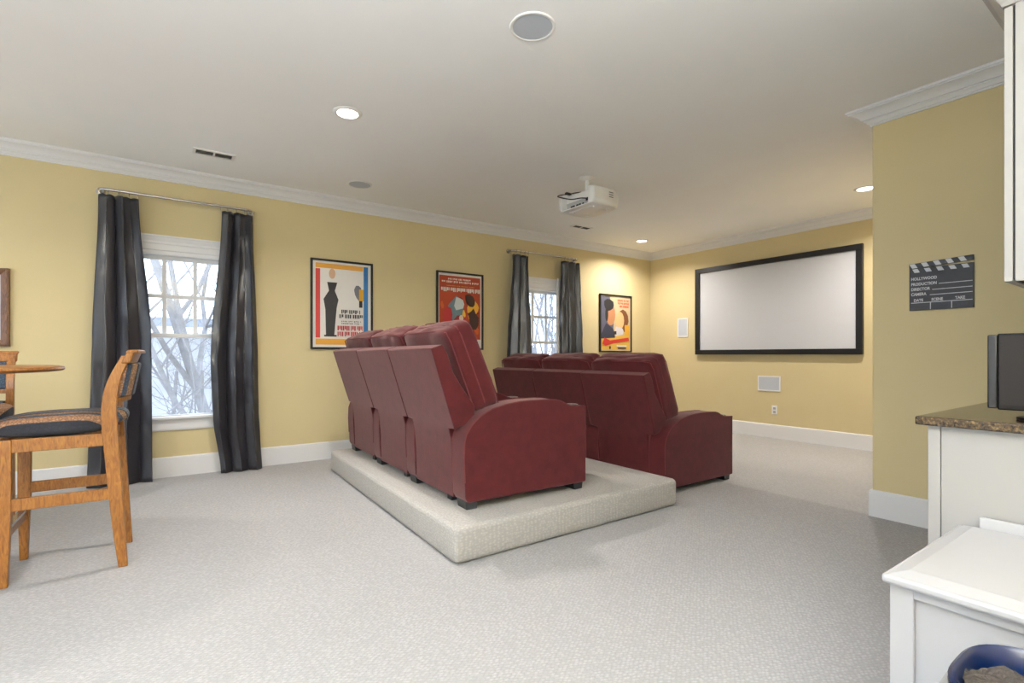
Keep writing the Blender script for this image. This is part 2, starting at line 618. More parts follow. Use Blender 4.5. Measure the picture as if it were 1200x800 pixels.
# ------------------------------------------------------------------ windows
def make_window(idx, cx):
    root = empty('window_%d' % idx, (cx, 0, WZ0), kind='structure')
    zh = WZ1 - WZ0
    # casing
    for s in (-1, 1):
        bm = NB()
        x0, x1 = sorted((s * 0.385, s * 0.475))
        box(bm, x0, x1, -0.018, 0, 0.02, zh - 0.012)
        box(bm, *sorted((s * 0.455, s * 0.475)), -0.026, -0.018, 0.02, zh - 0.012)
        obj('side_casing', bm, M['trim'], root, bevel=0.003)
    bm = NB()
    prism(bm, [(0.0, -0.012), (-0.012, -0.012), (-0.012, 0.018), (-0.020, 0.026), (-0.020, 0.075), (-0.026, 0.08), (-0.026, 0.10), (-0.034, 0.118), (-0.040, 0.134), (-0.046, 0.140), (-0.046, 0.152), (0, 0.152)], -0.49, 0.49, 'x')
    bmesh.ops.translate(bm, vec=(0, 0, zh - 0.005), verts=bm.verts)
    obj('head_casing', bm, M['trim'], root)
    # jamb and stops
    bm = NB()
    for s in (-1, 1):
        box(bm, *sorted((s * 0.40, s * 0.372)), 0.0, T, 0, zh)
    box(bm, -0.372, 0.372, 0.0, T, zh - 0.02, zh)
    box(bm, -0.372, 0.372, 0.04, T, 0, 0.012)
    obj('jamb', bm, M['trim'], root)
    obj('sill', B(-0.51, 0.51, -0.055, 0.06, -0.004, 0.020), M['trim'], root, bevel=0.006)
    bm = NB()
    prism(bm, [(0, -0.005), (-0.020, -0.005), (-0.020, -0.09), (-0.014, -0.105), (0, -0.105)], -0.475, 0.475, 'x')
    obj('apron', bm, M['trim'], root)
    # sashes (upper outside, lower inside)
    def sash(name, z0, z1, y0, y1, st, tr, br):
        bm = NB()
        box(bm, -0.372, -0.372 + st, y0, y1, z0, z1)
        box(bm, 0.372 - st, 0.372, y0, y1, z0, z1)
        box(bm, -0.372 + st, 0.372 - st, y0, y1, z1 - tr, z1)
        box(bm, -0.372 + st, 0.372 - st, y0, y1, z0, z0 + br)
        return obj(name, bm, M['trim'], root, bevel=0.002)
    zm = 1.265 - WZ0
    up = sash('upper_sash', zm - 0.018, zh - 0.02, 0.065, 0.095, 0.022, 0.034, 0.036)
    lo = sash('lower_sash', 0.012, zm + 0.018, 0.028, 0.060, 0.022, 0.036, 0.018)
    for x in (-0.118, 0.118):
        obj('muntin', B(x - 0.016, x + 0.016, 0.066, 0.092, zm + 0.018, zh - 0.05), M['trim'], up)
    zc = 1.62 - WZ0
    edges = [-0.35, -0.118, 0.118, 0.35]
    obj('muntin', B(-0.35, 0.35, 0.0685, 0.0915, zc - 0.017, zc + 0.017), M['trim'], up)
    for i in range(3):
        for z0, z1 in ((zm + 0.018, zc), (zc, zh - 0.05)):
            obj('pane', B(edges[i], edges[i + 1], 0.079, 0.082, z0, z1), M['glass'], up)
    obj('pane', B(-0.35, 0.35, 0.043, 0.046, 0.03, zm - 0.018), M['glass'], lo)
    return root


make_window(1, WIN_C[0])
make_window(2, WIN_C[1])


def make_wide_window(idx, loc, wd, rz):
    root = empty('window_%d' % idx, loc, rz, kind='structure')
    bm = NB()
    h0, h1 = 0.45, 2.35
    for a in (-wd / 2, -wd / 6 - 0.03, wd / 6 - 0.03, wd / 2 - 0.06):
        box(bm, a, a + 0.06, 0.04, 0.11, h0, h1)
    for z in (h0, 1.5, h1 - 0.06):
        box(bm, -wd / 2, wd / 2, 0.045, 0.105, z, z + 0.06)
    obj('window_frame', bm, M['trim'], root)
    for k in range(3):
        a = -wd / 2 + k * wd / 3
        obj('pane', B(a + 0.03, a + wd / 3 - 0.03, 0.07, 0.074, h0 + 0.05, h1 - 0.05), M['glass'], root)
    obj('side_casing', B(-wd / 2 - 0.1, wd / 2 + 0.1, -0.02, 0, h1, h1 + 0.12), M['trim'], root)


k = 3
for x, y, s in SIDE_WINS:
    make_wide_window(k, (x, y, 0), s, PI / 2); k += 1
for x, y, s in REAR_FILL_WINS:
    make_wide_window(k, (x, y, 0), s, PI); k += 1


# ------------------------------------------------------------------ curtains and rods
def curtain(name, cz, seed, label, group, lining=False, wr=0.012):
    """cz: list of (z, x_left, x_right); folds run down the panel"""
    r = random.Random(seed)
    nf = 2.6
    ph = r.random() * 6
    nu, nv = 90, 60
    bm = NB()
    zs = [c[0] for c in cz]
    def lerp(z, k_):
        for a, b in zip(cz, cz[1:]):
            if a[0] >= z >= b[0]:
                t = (a[0] - z) / (a[0] - b[0])
                t = t * t * (3 - 2 * t) if abs(a[k_] - b[k_]) > 0.03 else t
                return a[k_] + (b[k_] - a[k_]) * t
        return cz[-1][k_]
    grid = []
    for j in range(nv + 1):
        t = j / nv
        z = zs[0] + (zs[-1] - zs[0]) * t
        xl, xr = lerp(z, 1), lerp(z, 2)
        row = []
        for i in range(nu + 1):
            s = i / nu
            amp = 0.034 + 0.014 * t
            f = s * nf * 2 * PI + ph + 0.35 * math.sin(3.1 * t + seed)
            y = -0.105 + amp * math.sin(f) * (0.75 + 0.25 * math.sin(s * 9 + seed)) + 0.006 * math.sin(1.7 * f + 1.7 * t)
            x = xl + (xr - xl) * s + 0.012 * math.sin(2 * f)
            nzv = noise.noise(Vector((s * 5 + seed, z * 3.5 - s * 3, seed * 1.3)))
            nz2 = noise.noise(Vector((s * 11 + seed, z * 9 + s * 6, seed * 2.1)))
            y += wr * nzv + wr * 0.45 * nz2
            if t > 0.93:
                y -= 0.03 * (t - 0.93) / 0.07
            zz = z - (0.012 * abs(math.sin(f)) if j == 0 else 0)
            row.append(bm.verts.new((x, min(y, -0.028), max(zz, 0.004))))
        grid.append(row)
    for a, b in zip(grid, grid[1:]):
        for i in range(nu):
            bm.faces.new((a[i], a[i + 1], b[i + 1], b[i]))
    o = obj(name, bm, M['curtain'], None, smooth=True)
    tag(o, label, 'curtain', group)
    sd = o.modifiers.new('solidify', 'SOLIDIFY')
    sd.thickness = 0.003
    if lining:
        b2 = NB()
        zt, zb = zs[0] - 0.25, zs[-1]
        n = 20
        prev = None
        for j in range(n + 1):
            z = zt + (zb - zt) * j / n
            xl = lerp(z, 1)
            wv = 0.006 * math.sin(j * 0.9)
            a = b2.verts.new((xl - 0.045 + wv + 0.02 * (j == 0), -0.060 + wv, z))
            b = b2.verts.new((xl + 0.03, -0.066, z))
            if prev: b2.faces.new((prev[0], prev[1], b, a))
            prev = (a, b)
        l = obj('lining', b2, M['lining'], o, smooth=True)
        l['label'] = 'white lining showing at the curtain edge'
        sl = l.modifiers.new('solidify', 'SOLIDIFY')
        sl.thickness = 0.002
    return o


g = 'charcoal curtains at the two windows'
curtain('curtain', [(2.425, -7.02, -6.745), (1.2, -7.07, -6.66), (0.006, -7.10, -6.645)], 3, 'charcoal taffeta curtain left of the nearer window, behind the bar stool', g)
curtain('curtain', [(2.425, -6.12, -5.87), (1.0, -6.215, -5.835), (0.55, -6.20, -5.83), (0.004, -6.14, -5.805)], 11, 'charcoal taffeta curtain right of the nearer window, creased and touching the carpet', g, wr=0.02)
curtain('curtain', [(2.41, -2.84, -2.575), (1.1, -2.93, -2.515), (0.006, -2.96, -2.51)], 23, 'charcoal curtain left of the farther window, behind the front sofa', g)
curtain('curtain', [(2.41, -2.02, -1.683), (1.1, -2.02, -1.65), (0.006, -2.02, -1.64)], 31, 'charcoal curtain right of the farther window, white lining showing at its edge', g, lining=True)


def rod(x0, x1, z, label):
    root = empty('curtain_rod', ((x0 + x1) / 2, 0, z), 0, label, 'curtain rod', 'curtain rods')
    hw = (x1 - x0) / 2
    pts = [(-hw, 0, 0), (-hw, -0.06, 0)]
    for a in range(5):
        t = PI / 2 * a / 4
        pts.append((-hw + 0.04 - 0.04 * math.cos(t), -0.065 - 0.04 * math.sin(t), 0))
    pts2 = [(-p[0], p[1], p[2]) for p in pts[::-1]]
    bm = NB()
    tube(bm, pts + pts2, 0.012, 12)
    obj('pole', bm, M['chrome'], root, smooth=True)
    for s in (-1, 1):
        bm = NB()
        tube(bm, [(s * hw, -0.0005, 0), (s * hw, -0.010, 0)], 0.028, 16)
        obj('wall_flange', bm, M['chrome'], root, smooth=True)
        for q in (0.06, 0.13, 0.20, 0.26):
            x = s * (hw - q)
            bm = NB()
            tube(bm, [(x, -0.105 + 0.0165 * math.cos(2 * PI * i / 14), 0.0165 * math.sin(2 * PI * i / 14) - 0.004) for i in range(14)], 0.0022, 6, closed=True)
            tube(bm, [(x, -0.105, -0.0205), (x, -0.105, -0.040)], 0.003, 6)
            obj('ring', bm, M['chrome'], root, smooth=True)


rod(-7.015, -5.885, 2.462, 'brushed nickel curtain rod above the nearer window, with rings')
rod(-2.845, -1.69, 2.455, 'brushed nickel curtain rod above the farther window, with rings')

# ------------------------------------------------------------------ carpeted platform
PH = 0.195
bm = NB()
prism(bm, [(-5.372, -3.172), (-3.54, -3.165), (-3.535, -0.58), (-5.285, -0.58)], 0.0, PH, 'z')
o = obj('seating_platform', bm, M['carpet2'])
b = o.modifiers.new('bevel', 'BEVEL'); b.width = 0.035; b.segments = 4; b.limit_method = 'ANGLE'
for p in o.data.polygons: p.use_smooth = True
tag(o, 'low cream carpeted platform under the rear burgundy sofa', 'platform')

# ------------------------------------------------------------------ theatre sofas
ARM = [(0.02, 0.048), (0.004, 0.075), (0.000, 0.164), (-0.006, 0.30), (-0.002, 0.40), (0.012, 0.442), (0.042, 0.485), (0.07, 0.512), (0.106, 0.540), (0.186, 0.577), (0.283, 0.599), (0.38, 0.609),
       (0.457, 0.612), (0.60, 0.611), (0.66, 0.607), (0.70, 0.598), (0.735, 0.582), (0.76, 0.570), (0.79, 0.562), (0.83, 0.557), (0.905, 0.556), (0.915, 0.548), (0.915, 0.06), (0.908, 0.048)]
SHELL = [(-0.172, 0.931), (-0.160, 0.945), (-0.105, 0.955), (-0.070, 0.898), (-0.033, 0.794), (0.027, 0.703), (0.110, 0.592), (0.112, 0.50), (0.02, 0.455), (-0.024, 0.458)]
PITCH = 0.72
AW = 0.16


def cushion_bm(quad, hw, p=13.0, n=16, puff=0.020, seed=0, wr=0.007):
    """rounded, stuffed block: quad = (x,z) corners BL, TL, TR, BR across thickness and height"""
    BL, TL, TR, BR = [Vector(q) for q in quad]
    bm = NB()
    bmesh.ops.create_cube(bm, size=2)
    bmesh.ops.subdivide_edges(bm, edges=bm.edges, cuts=n, use_grid_fill=True)
    for v in bm.verts:
        c = v.co
        mx = max(abs(c.x), abs(c.y), abs(c.z))
        nrm = (abs(c.x) ** p + abs(c.y) ** p + abs(c.z) ** p) ** (1 / p)
        c = c * (mx / nrm)
        a, y, h = c.x, c.y, c.z
        t, u = (a + 1) / 2, (h + 1) / 2
        q = BL * (1 - t) * (1 - u) + BR * t * (1 - u) + TL * (1 - t) * u + TR * t * u
        d = ((TR + BR) - (TL + BL)).normalized()
        up = ((TL + TR) - (BL + BR)).normalized()
        pf = puff * (1 - y * y) * (1 - h * h) * a
        pu = puff * 0.5 * (1 - y * y) * (1 - a * a) * h
        nz = noise.noise(Vector((y * 2.2 + seed * 3.1, a * 1.6, h * 2.6 + seed))) * wr * 1.6 + noise.noise(Vector((y * 6 + seed, a * 5, h * 7))) * wr * 0.6
        q = q + d * (pf + nz * a) + up * (pu + nz * h)
        v.co = (q.x, y * hw * (1 + 0.012 * (1 - h * h)), q.y)
    return bm


def loop_on_cushion(quad, hw, t, p=13.0, n=40, grow=1.012):
    """seam running round the cushion sides and top at thickness t"""
    BL, TL, TR, BR = [Vector(q) for q in quad]
    pts = []
    for i in range(n):
        a = 2 * PI * i / n
        y, h = math.cos(a), math.sin(a)
        k = 1 / ((abs(y) ** p + abs(h) ** p) ** (1 / p))
        y, h = y * k * grow, h * k * grow
        u = (h + 1) / 2
        q = (BL * (1 - t) + BR * t) * (1 - u) + (TL * (1 - t) + TR * t) * u
        pts.append((q.x, y * hw, q.y))
    return pts


def theater_sofa(loc, rz, label, recline):
    root = empty('theater_sofa', loc, rz, label, 'sofa', 'burgundy theater sofas')
    for i in range(4):
        yc = -1.5 * PITCH + i * PITCH
        bm = NB()
        prism(bm, ARM, yc - AW / 2, yc + AW / 2, 'y')
        arm = obj('arm', bm, M['suede'], root, bevel=0.012, seg=3)
        bm = NB()
        for s in (-1, 1):
            tube(bm, [(x, yc + s * (AW / 2 - 0.002), z) for x, z in ARM[2:22]], 0.0035, 6)
        obj('piping', bm, M['piping'], arm, smooth=True)
        bm = NB()
        lathe(bm, [(0.036, 0.0), (0.044, 0.001), (0.046, 0.005), (0.043, 0.007), (0.038, 0.005), (0.036, -0.06), (0, -0.06)], (0.855, yc, 0.557), 24)
        c = obj('cup_holder', bm, M['chrome'], arm, smooth=True)
        c['label'] = 'metal cup holder ring'
        for x in (0.015, 0.825):
            bm = NB()
            A = [(x, yc - 0.055), (x + 0.085, yc - 0.055), (x + 0.085, yc + 0.055), (x, yc + 0.055)]
            lo = [bm.verts.new((a + (0.008 if a == x else -0.008), b * 1.0, 0.0)) for a, b in A]
            hi = [bm.verts.new((a, b, 0.052)) for a, b in A]
            bm.faces.new(lo[::-1]); bm.faces.new(hi)
            for j in range(4): bm.faces.new((lo[j], lo[(j + 1) % 4], hi[(j + 1) % 4], hi[j]))
            obj('foot', bm, M['foot'], root, bevel=0.003)
    sw = (PITCH - AW) / 2
    for i in range(3):
        yc = -PITCH + i * PITCH
        piv = Vector((0.05, 0, 0.46))
        ang = recline[i]
        def local(bm):
            bmesh.ops.translate(bm, vec=-Vector((piv.x, 0, piv.z)), verts=bm.verts)
            return bm
        bm = NB()
        hw_, nw = PITCH / 2 - 0.004, sw - 0.003
        lev = [(-0.100 + ang * 0.49, 0.955, -0.172 + ang * 0.47, 0.931, hw_), (-0.068 + ang * 0.44, 0.898, -0.153 + ang * 0.41, 0.870, hw_), (-0.033 + ang * 0.33, 0.794, -0.122 + ang * 0.31, 0.770, hw_),
               (0.027 + ang * 0.24, 0.703, -0.090 + ang * 0.21, 0.670, hw_), (0.110 + ang * 0.13, 0.592, -0.056 + ang * 0.10, 0.560, hw_), (0.112, 0.505, -0.024, 0.462, hw_),
               (0.100, 0.500, -0.0225, 0.456, nw), (0.07, 0.40, -0.008, 0.40, nw), (0.06, 0.25, 0.003, 0.25, nw), (0.05, 0.045, 0.008, 0.045, nw)]
        rows = [[bm.verts.new((xr_, -w_, zr_)), bm.verts.new((xr_, w_, zr_)), bm.verts.new((xf_, w_, zf_)), bm.verts.new((xf_, -w_, zf_))] for xf_, zf_, xr_, zr_, w_ in lev]
        bm.faces.new(rows[0]); bm.faces.new(rows[-1][::-1])
        for A, D in zip(rows, rows[1:]):
            for j in range(4): bm.faces.new((A[j], A[(j + 1) % 4], D[(j + 1) % 4], D[j]))
        obj('seat_back', bm, M['suede'], root, bevel=0.008, seg=3, loc=(0, yc, 0))
        q = ((0.115, 0.545), (-0.075, 1.035), (0.078, 1.112), (0.305, 0.585))
        cu = obj('back_cushion', local(cushion_bm(q, PITCH / 2 - 0.008, seed=i + 1 + rz * 10)), M['suede'], root, smooth=True, loc=(piv.x, yc, piv.z), rot=(0, ang, 0))
        bm = NB()
        for t in (0.02, 0.45, 0.95):
            tube(bm, loop_on_cushion(q, PITCH / 2 - 0.008, t, grow=1.010 if 0.1 < t < 0.8 else 0.992), 0.004, 6, closed=True)
        obj('piping', local(bm), M['piping'], cu, smooth=True)
        obj('seat_cushion', cushion_bm(((0.20, 0.30), (0.20, 0.46), (0.93, 0.48), (0.93, 0.30)), sw - 0.006, p=9, seed=i + 9), M['suede'], root, smooth=True, loc=(0, yc, 0))
        obj('footrest', B(0.86, 0.905, yc - sw + 0.006, yc + sw - 0.006, 0.07, 0.30), M['suede'], root, bevel=0.015, seg=3)
        obj('base', B(0.06, 0.86, yc - sw + 0.01, yc + sw - 0.01, 0.06, 0.30), M['piping'], root)
        for y in (yc - 0.16,):
            obj('foot', B(0.04, 0.09, y - 0.03, y + 0.03, 0.0, 0.06), M['foot'], root, bevel=0.003)
    return root


theater_sofa((-5.160, -1.80, PH), -0.027, 'burgundy three-seat theater sofa standing on the carpeted platform', (0.0, 0.0, 0.0))
theater_sofa((-3.415, -1.80, 0), 0.0, 'burgundy three-seat theater sofa on the floor in front of the platform, facing the screen', (0.035, 0.055, 0.06))

# ------------------------------------------------------------------ projection screen and wall fittings (front wall)
root = empty('projection_screen', (0, -1.968, 1.098), 0, 'large white projection screen in a black frame on the front wall', 'screen')
hw, hh, fb = 1.093, 1.268, 0.068
for nm, b in (('frame_rail', (-hw, hw, 0, fb)), ('frame_rail', (-hw, hw, hh - fb, hh)), ('frame_stile', (-hw, -hw + fb, fb, hh - fb)), ('frame_stile', (hw - fb, hw, fb, hh - fb))):
    obj(nm, B(-0.055, -0.012, b[0], b[1], b[2], b[3]), M['black'], root, bevel=0.003)
obj('screen_surface', B(-0.030, -0.0005, -hw + fb - 0.01, hw - fb + 0.01, fb - 0.01, hh - fb + 0.01), M['screen'], root)
obj('screen_edge', B(-0.012, -0.0003, -hw + 0.02, hw - 0.02, 0.02, hh - 0.02), M['black'], root)


def wall_speaker(yc, zc, sy, sz, label):
    r = empty('wall_speaker', (0, yc, zc - sz / 2), 0, label, 'speaker', 'in-wall speakers')
    bm = NB()
    box(bm, -0.010, -0.0003, -sy / 2, sy / 2, 0, 0.014)
    box(bm, -0.010, -0.0003, -sy / 2, sy / 2, sz - 0.014, sz)
    box(bm, -0.010, -0.0003, -sy / 2, -sy / 2 + 0.014, 0.014, sz - 0.014)
    box(bm, -0.010, -0.0003, sy / 2 - 0.014, sy / 2, 0.014, sz - 0.014)
    obj('bezel', bm, M['white_plastic'], r)
    obj('grille', B(-0.007, -0.0004, -sy / 2 + 0.012, sy / 2 - 0.012, 0.012, sz - 0.012), M['grille'], r)


wall_speaker(-0.627, 1.513, 0.185, 0.287, 'upright white in-wall speaker left of the projection screen')
wall_speaker(-1.963, 0.715, 0.30, 0.198, 'wide white in-wall speaker below the projection screen')


def outlet(loc, rz, label):
    r = empty('wall_outlet', loc, rz, label, 'outlet', 'wall outlets')
    obj('cover_plate', B(-0.036, 0.036, -0.006, -0.0003, 0, 0.118), M['white_plastic'], r, bevel=0.002)
    for z in (0.03, 0.078):
        s = obj('socket', B(-0.017, 0.017, -0.008, -0.004, z - 0.014, z + 0.018), M['greyplastic'], r, bevel=0.003)
        bm = NB()
        box(bm, -0.008, -0.005, -0.0085, -0.0078, z, z + 0.010)
        box(bm, 0.005, 0.008, -0.0085, -0.0078, z, z + 0.010)
        obj('slot', bm, M['dark'], s)


outlet((0, -2.035, 0.312), -PI / 2, 'white outlet on the front wall under the wide speaker')
outlet((-7.25, 0, 0.33), 0, 'white outlet on the window wall, seen under the bar stool seat')

# ------------------------------------------------------------------ framed posters (generic stand-in prints)
PCOL = {}
def pmat(c):
    if c not in PCOL:
        PCOL[c] = mat('print_ink', srgb(*c), 0.5)
    return PCOL[c]


def blob(cx, cy_, rx, ry, n=14, wob=0.0, seed=0, rot=0.0):
    r = random.Random(seed)
    pts = []
    for i in range(n):
        a = 2 * PI * i / n
        k_ = 1 + wob * (r.random() - 0.5) * 2
        x, y = rx * math.cos(a) * k_, ry * math.sin(a) * k_
        pts.append((cx + x * math.cos(rot) - y * math.sin(rot), cy_ + x * math.sin(rot) + y * math.cos(rot)))
    return pts


def rect(x0, y0, x1, y1): return [(x0, y0), (x1, y0), (x1, y1), (x0, y1)]


def word_bars(x0, x1, y, h, col, seed, gap=0.25):
    """a line of plain bars standing in for small print"""
    r = random.Random(seed)
    out = []
    x = x0
    while x < x1 - 0.012:
        for _ in range(r.randint(3, 7)):
            wd = min(r.uniform(0.014, 0.026), x1 - x)
            if wd < 0.008: break
            out.append((rect(x, y + (h * 0.25 if r.random() < 0.3 else 0), x + wd, y + h), col))
            x += wd + 0.009
        x += 0.018
    return out


def poster(xc, z0, wd, ht, shapes, label):
    """print shapes in unit coordinates (0..1 across the sheet)"""
    r = empty('framed_poster', (xc, 0, z0), 0, label, 'poster', 'framed posters on the window wall')
    f = 0.020
    bm = NB()
    for b in ((-wd / 2, wd / 2, 0, f), (-wd / 2, wd / 2, ht - f, ht), (-wd / 2, -wd / 2 + f, f, ht - f), (wd / 2 - f, wd / 2, f, ht - f)):
        box(bm, b[0], b[1], -0.028, -0.0005, b[2], b[3])
    obj('frame', bm, M['black'], r)
    sw_, sh = wd - 2 * f, ht - 2 * f
    obj('paper', B(-wd / 2 + f - 0.002, wd / 2 - f + 0.002, -0.012, -0.002, f - 0.002, ht - f + 0.002), pmat((226, 222, 216)), r)
    bm = NB()
    mats, idx = [], {}
    for i, (pts, col) in enumerate(shapes):
        if col not in idx:
            idx[col] = len(mats); mats.append(pmat(col))
        vs_ = [bm.verts.new((-wd / 2 + f + p[0] * sw_, -0.0122 - 0.00012 * i, f + p[1] * sh)) for p in pts]
        try:
            bm.faces.new(vs_).material_index = idx[col]
        except ValueError:
            pass
    bm.normal_update()
    for fc in bm.faces:
        if fc.normal.y > 0: fc.normal_flip()
    obj('print', bm, mats, r, recalc=False)


OR, RD, BL_, DK, GY, YL, SK = (222, 160, 62), (196, 62, 56), (56, 116, 172), (44, 42, 44), (112, 114, 122), (214, 160, 50), (206, 168, 138)
s1 = [(rect(0.05, 0.92, 0.86, 0.975), OR), (rect(0.05, 0.03, 0.86, 0.10), OR), (rect(0.05, 0.11, 0.125, 0.91), RD), (rect(0.87, 0.11, 0.95, 0.975), BL_)]
s1 += [([(0.22, 0.14), (0.36, 0.14), (0.40, 0.46), (0.43, 0.56), (0.37, 0.66), (0.41, 0.76), (0.24, 0.76), (0.27, 0.66), (0.18, 0.56), (0.21, 0.44)], DK),
       (blob(0.325, 0.86, 0.055, 0.06), SK), (rect(0.19, 0.125, 0.40, 0.145), DK)]
s1 += [(blob(0.77, 0.66, 0.07, 0.09, 9, 0.2, 3), GY), (rect(0.79, 0.56, 0.87, 0.70), YL), (rect(0.79, 0.48, 0.85, 0.56), DK)]
s1 += word_bars(0.48, 0.82, 0.40, 0.045, DK, 1) + word_bars(0.44, 0.86, 0.345, 0.045, DK, 2) + word_bars(0.48, 0.82, 0.30, 0.014, GY, 4) + word_bars(0.48, 0.82, 0.275, 0.014, GY, 5)
s1 += word_bars(0.41, 0.85, 0.20, 0.055, (176, 48, 50), 6) + word_bars(0.41, 0.85, 0.13, 0.055, (176, 48, 50), 8)
poster(-5.002, 1.152, 0.655, 0.942, s1, 'black framed poster with orange, red and blue borders, nearest the front curtain')

RU, OG, SL = (168, 62, 34), (226, 150, 40), (104, 128, 138)
s2 = [(rect(0.03, 0.12, 0.97, 0.97), RU)]
for i in range(26):
    s2.append((blob(rnd.uniform(0.08, 0.92), rnd.uniform(0.16, 0.66), rnd.uniform(0.03, 0.09), rnd.uniform(0.03, 0.07), 8, 0.5, i, 0.6), rnd.choice([OG, (198, 92, 36), (236, 186, 60), (120, 40, 26)])))
s2 += [(blob(0.80, 0.56, 0.15, 0.10, 10, 0.2, 4), (232, 178, 56)), (blob(0.40, 0.53, 0.20, 0.16, 11, 0.15, 7, 0.5), SL), (blob(0.47, 0.60, 0.12, 0.09, 9, 0.2, 9), (196, 204, 206)),
       (blob(0.72, 0.66, 0.13, 0.08, 10, 0.15, 12, -0.5), (62, 40, 32)), (blob(0.80, 0.40, 0.11, 0.14, 10, 0.2, 15, 0.2), (58, 36, 32)), (blob(0.22, 0.42, 0.12, 0.12, 9, 0.3, 19, 1.0), (176, 46, 52)),
       (blob(0.48, 0.33, 0.17, 0.12, 10, 0.2, 21), (160, 44, 50)), (blob(0.52, 0.41, 0.05, 0.04), (220, 196, 172))]
s2 += word_bars(0.22, 0.74, 0.915, 0.022, (232, 222, 210), 31) + word_bars(0.08, 0.92, 0.875, 0.026, (232, 222, 210), 32) + word_bars(0.18, 0.82, 0.83, 0.010, (222, 150, 60), 33) + word_bars(0.06, 0.94, 0.755, 0.055, (238, 232, 224), 34)
poster(-3.567, 1.155, 0.652, 0.948, s2, 'black framed poster with a fiery red and yellow print, above the rear sofa')

TN, NV = (204, 160, 100), (52, 54, 72)
s3 = [(rect(0.0, 0.0, 1.0, 1.0), (196, 176, 142)), (rect(0.02, 0.02, 0.98, 0.30), (212, 170, 74)), ([(0.02, 0.24), (0.40, 0.24), (0.44, 0.60), (0.30, 0.98), (0.02, 0.98)], (92, 92, 110)),
      ([(0.02, 0.30), (0.18, 0.50), (0.42, 0.40), (0.48, 0.24), (0.02, 0.22)], NV), (blob(0.33, 0.66, 0.155, 0.20), (188, 132, 92)), (blob(0.27, 0.83, 0.18, 0.11, 10, 0.15, 3), DK), (blob(0.20, 0.66, 0.05, 0.13), DK),
      (blob(0.74, 0.55, 0.19, 0.20, 12, 0.1, 5), (120, 74, 44)), (blob(0.64, 0.56, 0.14, 0.16), (222, 176, 124)), (blob(0.60, 0.36, 0.17, 0.09, 9, 0.2, 9), (206, 200, 202)),
      (rect(0.80, 0.28, 0.97, 0.48), (214, 160, 50)), (rect(0.44, 0.30, 0.52, 0.36), DK)]
s3 += word_bars(0.56, 0.94, 0.905, 0.04, (206, 84, 50), 41) + word_bars(0.56, 0.94, 0.855, 0.035, (206, 84, 50), 42) + word_bars(0.62, 0.94, 0.80, 0.035, (206, 84, 50), 43)
s3 += [([(0.05, 0.13), (0.12, 0.24), (0.30, 0.19), (0.92, 0.25), (0.95, 0.19), (0.40, 0.14), (0.16, 0.09)], (196, 50, 44)), (rect(0.52, 0.075, 0.86, 0.105), (226, 218, 200)), (rect(0.56, 0.04, 0.84, 0.065), (70, 60, 56)), (blob(0.30, 0.06, 0.03, 0.03), DK)]
poster(-0.826, 1.135, 0.70, 0.885, s3, 'black framed poster with two portrait ovals on tan and navy, nearest the room corner')

# picture frame at the left edge
r = empty('picture_frame', (-7.99, 0, 1.155), 0, 'brown wooden picture frame cut off at the left edge, above the bar stools', 'picture frame')
bm = NB()
FW = [(0, 0.0), (0.012, 0.0), (0.030, 0.0), (0.045, 0.0)]
wd, ht, f = 0.87, 0.605, 0.052
for s in (-1, 1):
    prism(bm, [(-0.0005, 0), (-0.030, 0.004), (-0.034, 0.016), (-0.026, 0.036), (-0.018, f), (-0.0005, f)], -wd / 2, wd / 2, 'x')
    bmesh.ops.translate(bm, vec=(0, 0, 0), verts=bm.verts)
    break
top = NB()
prism(top, [(-0.0005, ht), (-0.030, ht - 0.004), (-0.034, ht - 0.016), (-0.026, ht - 0.036), (-0.018, ht - f), (-0.0005, ht - f)], -wd / 2, wd / 2, 'x')
obj('frame_rail', bm, M['darkwood'], r)
obj('frame_rail', top, M['darkwood'], r)
for s in (-1, 1):
    bm = NB()
    prism(bm, [(s * wd / 2, -0.0005), (s * (wd / 2 - 0.004), -0.030), (s * (wd / 2 - 0.016), -0.034), (s * (wd / 2 - 0.036), -0.026), (s * (wd / 2 - f), -0.018), (s * (wd / 2 - f), -0.0005)], 0.001, ht - 0.001, 'z')
    obj('frame_stile', bm, M['darkwood'], r)
obj('mat_board', B(-wd / 2 + 0.04, wd / 2 - 0.04, -0.012, -0.002, 0.04, ht - 0.04), mat('mat_board', srgb(176, 178, 186), 0.7), r)
obj('picture', B(-wd / 2 + 0.09, wd / 2 - 0.09, -0.0135, -0.011, 0.09, ht - 0.09), mat('picture_print', srgb(120, 126, 130), 0.5, noise_amt=0.3, noise_scale=6), r)

# ------------------------------------------------------------------ clapperboard on the bar wall
r = empty('clapperboard', (XP, -4.436, 1.372), 0, 'black film clapperboard hung on the yellow bar wall', 'clapperboard')
cbm = mat('clapper_black', srgb(40, 41, 48), 0.5)
cwm = mat('clapper_white', srgb(205, 206, 210), 0.5)
HWC = 0.157
obj('board', B(-0.012, -0.0005, -HWC, HWC, 0, 0.268), cbm, r, bevel=0.002)
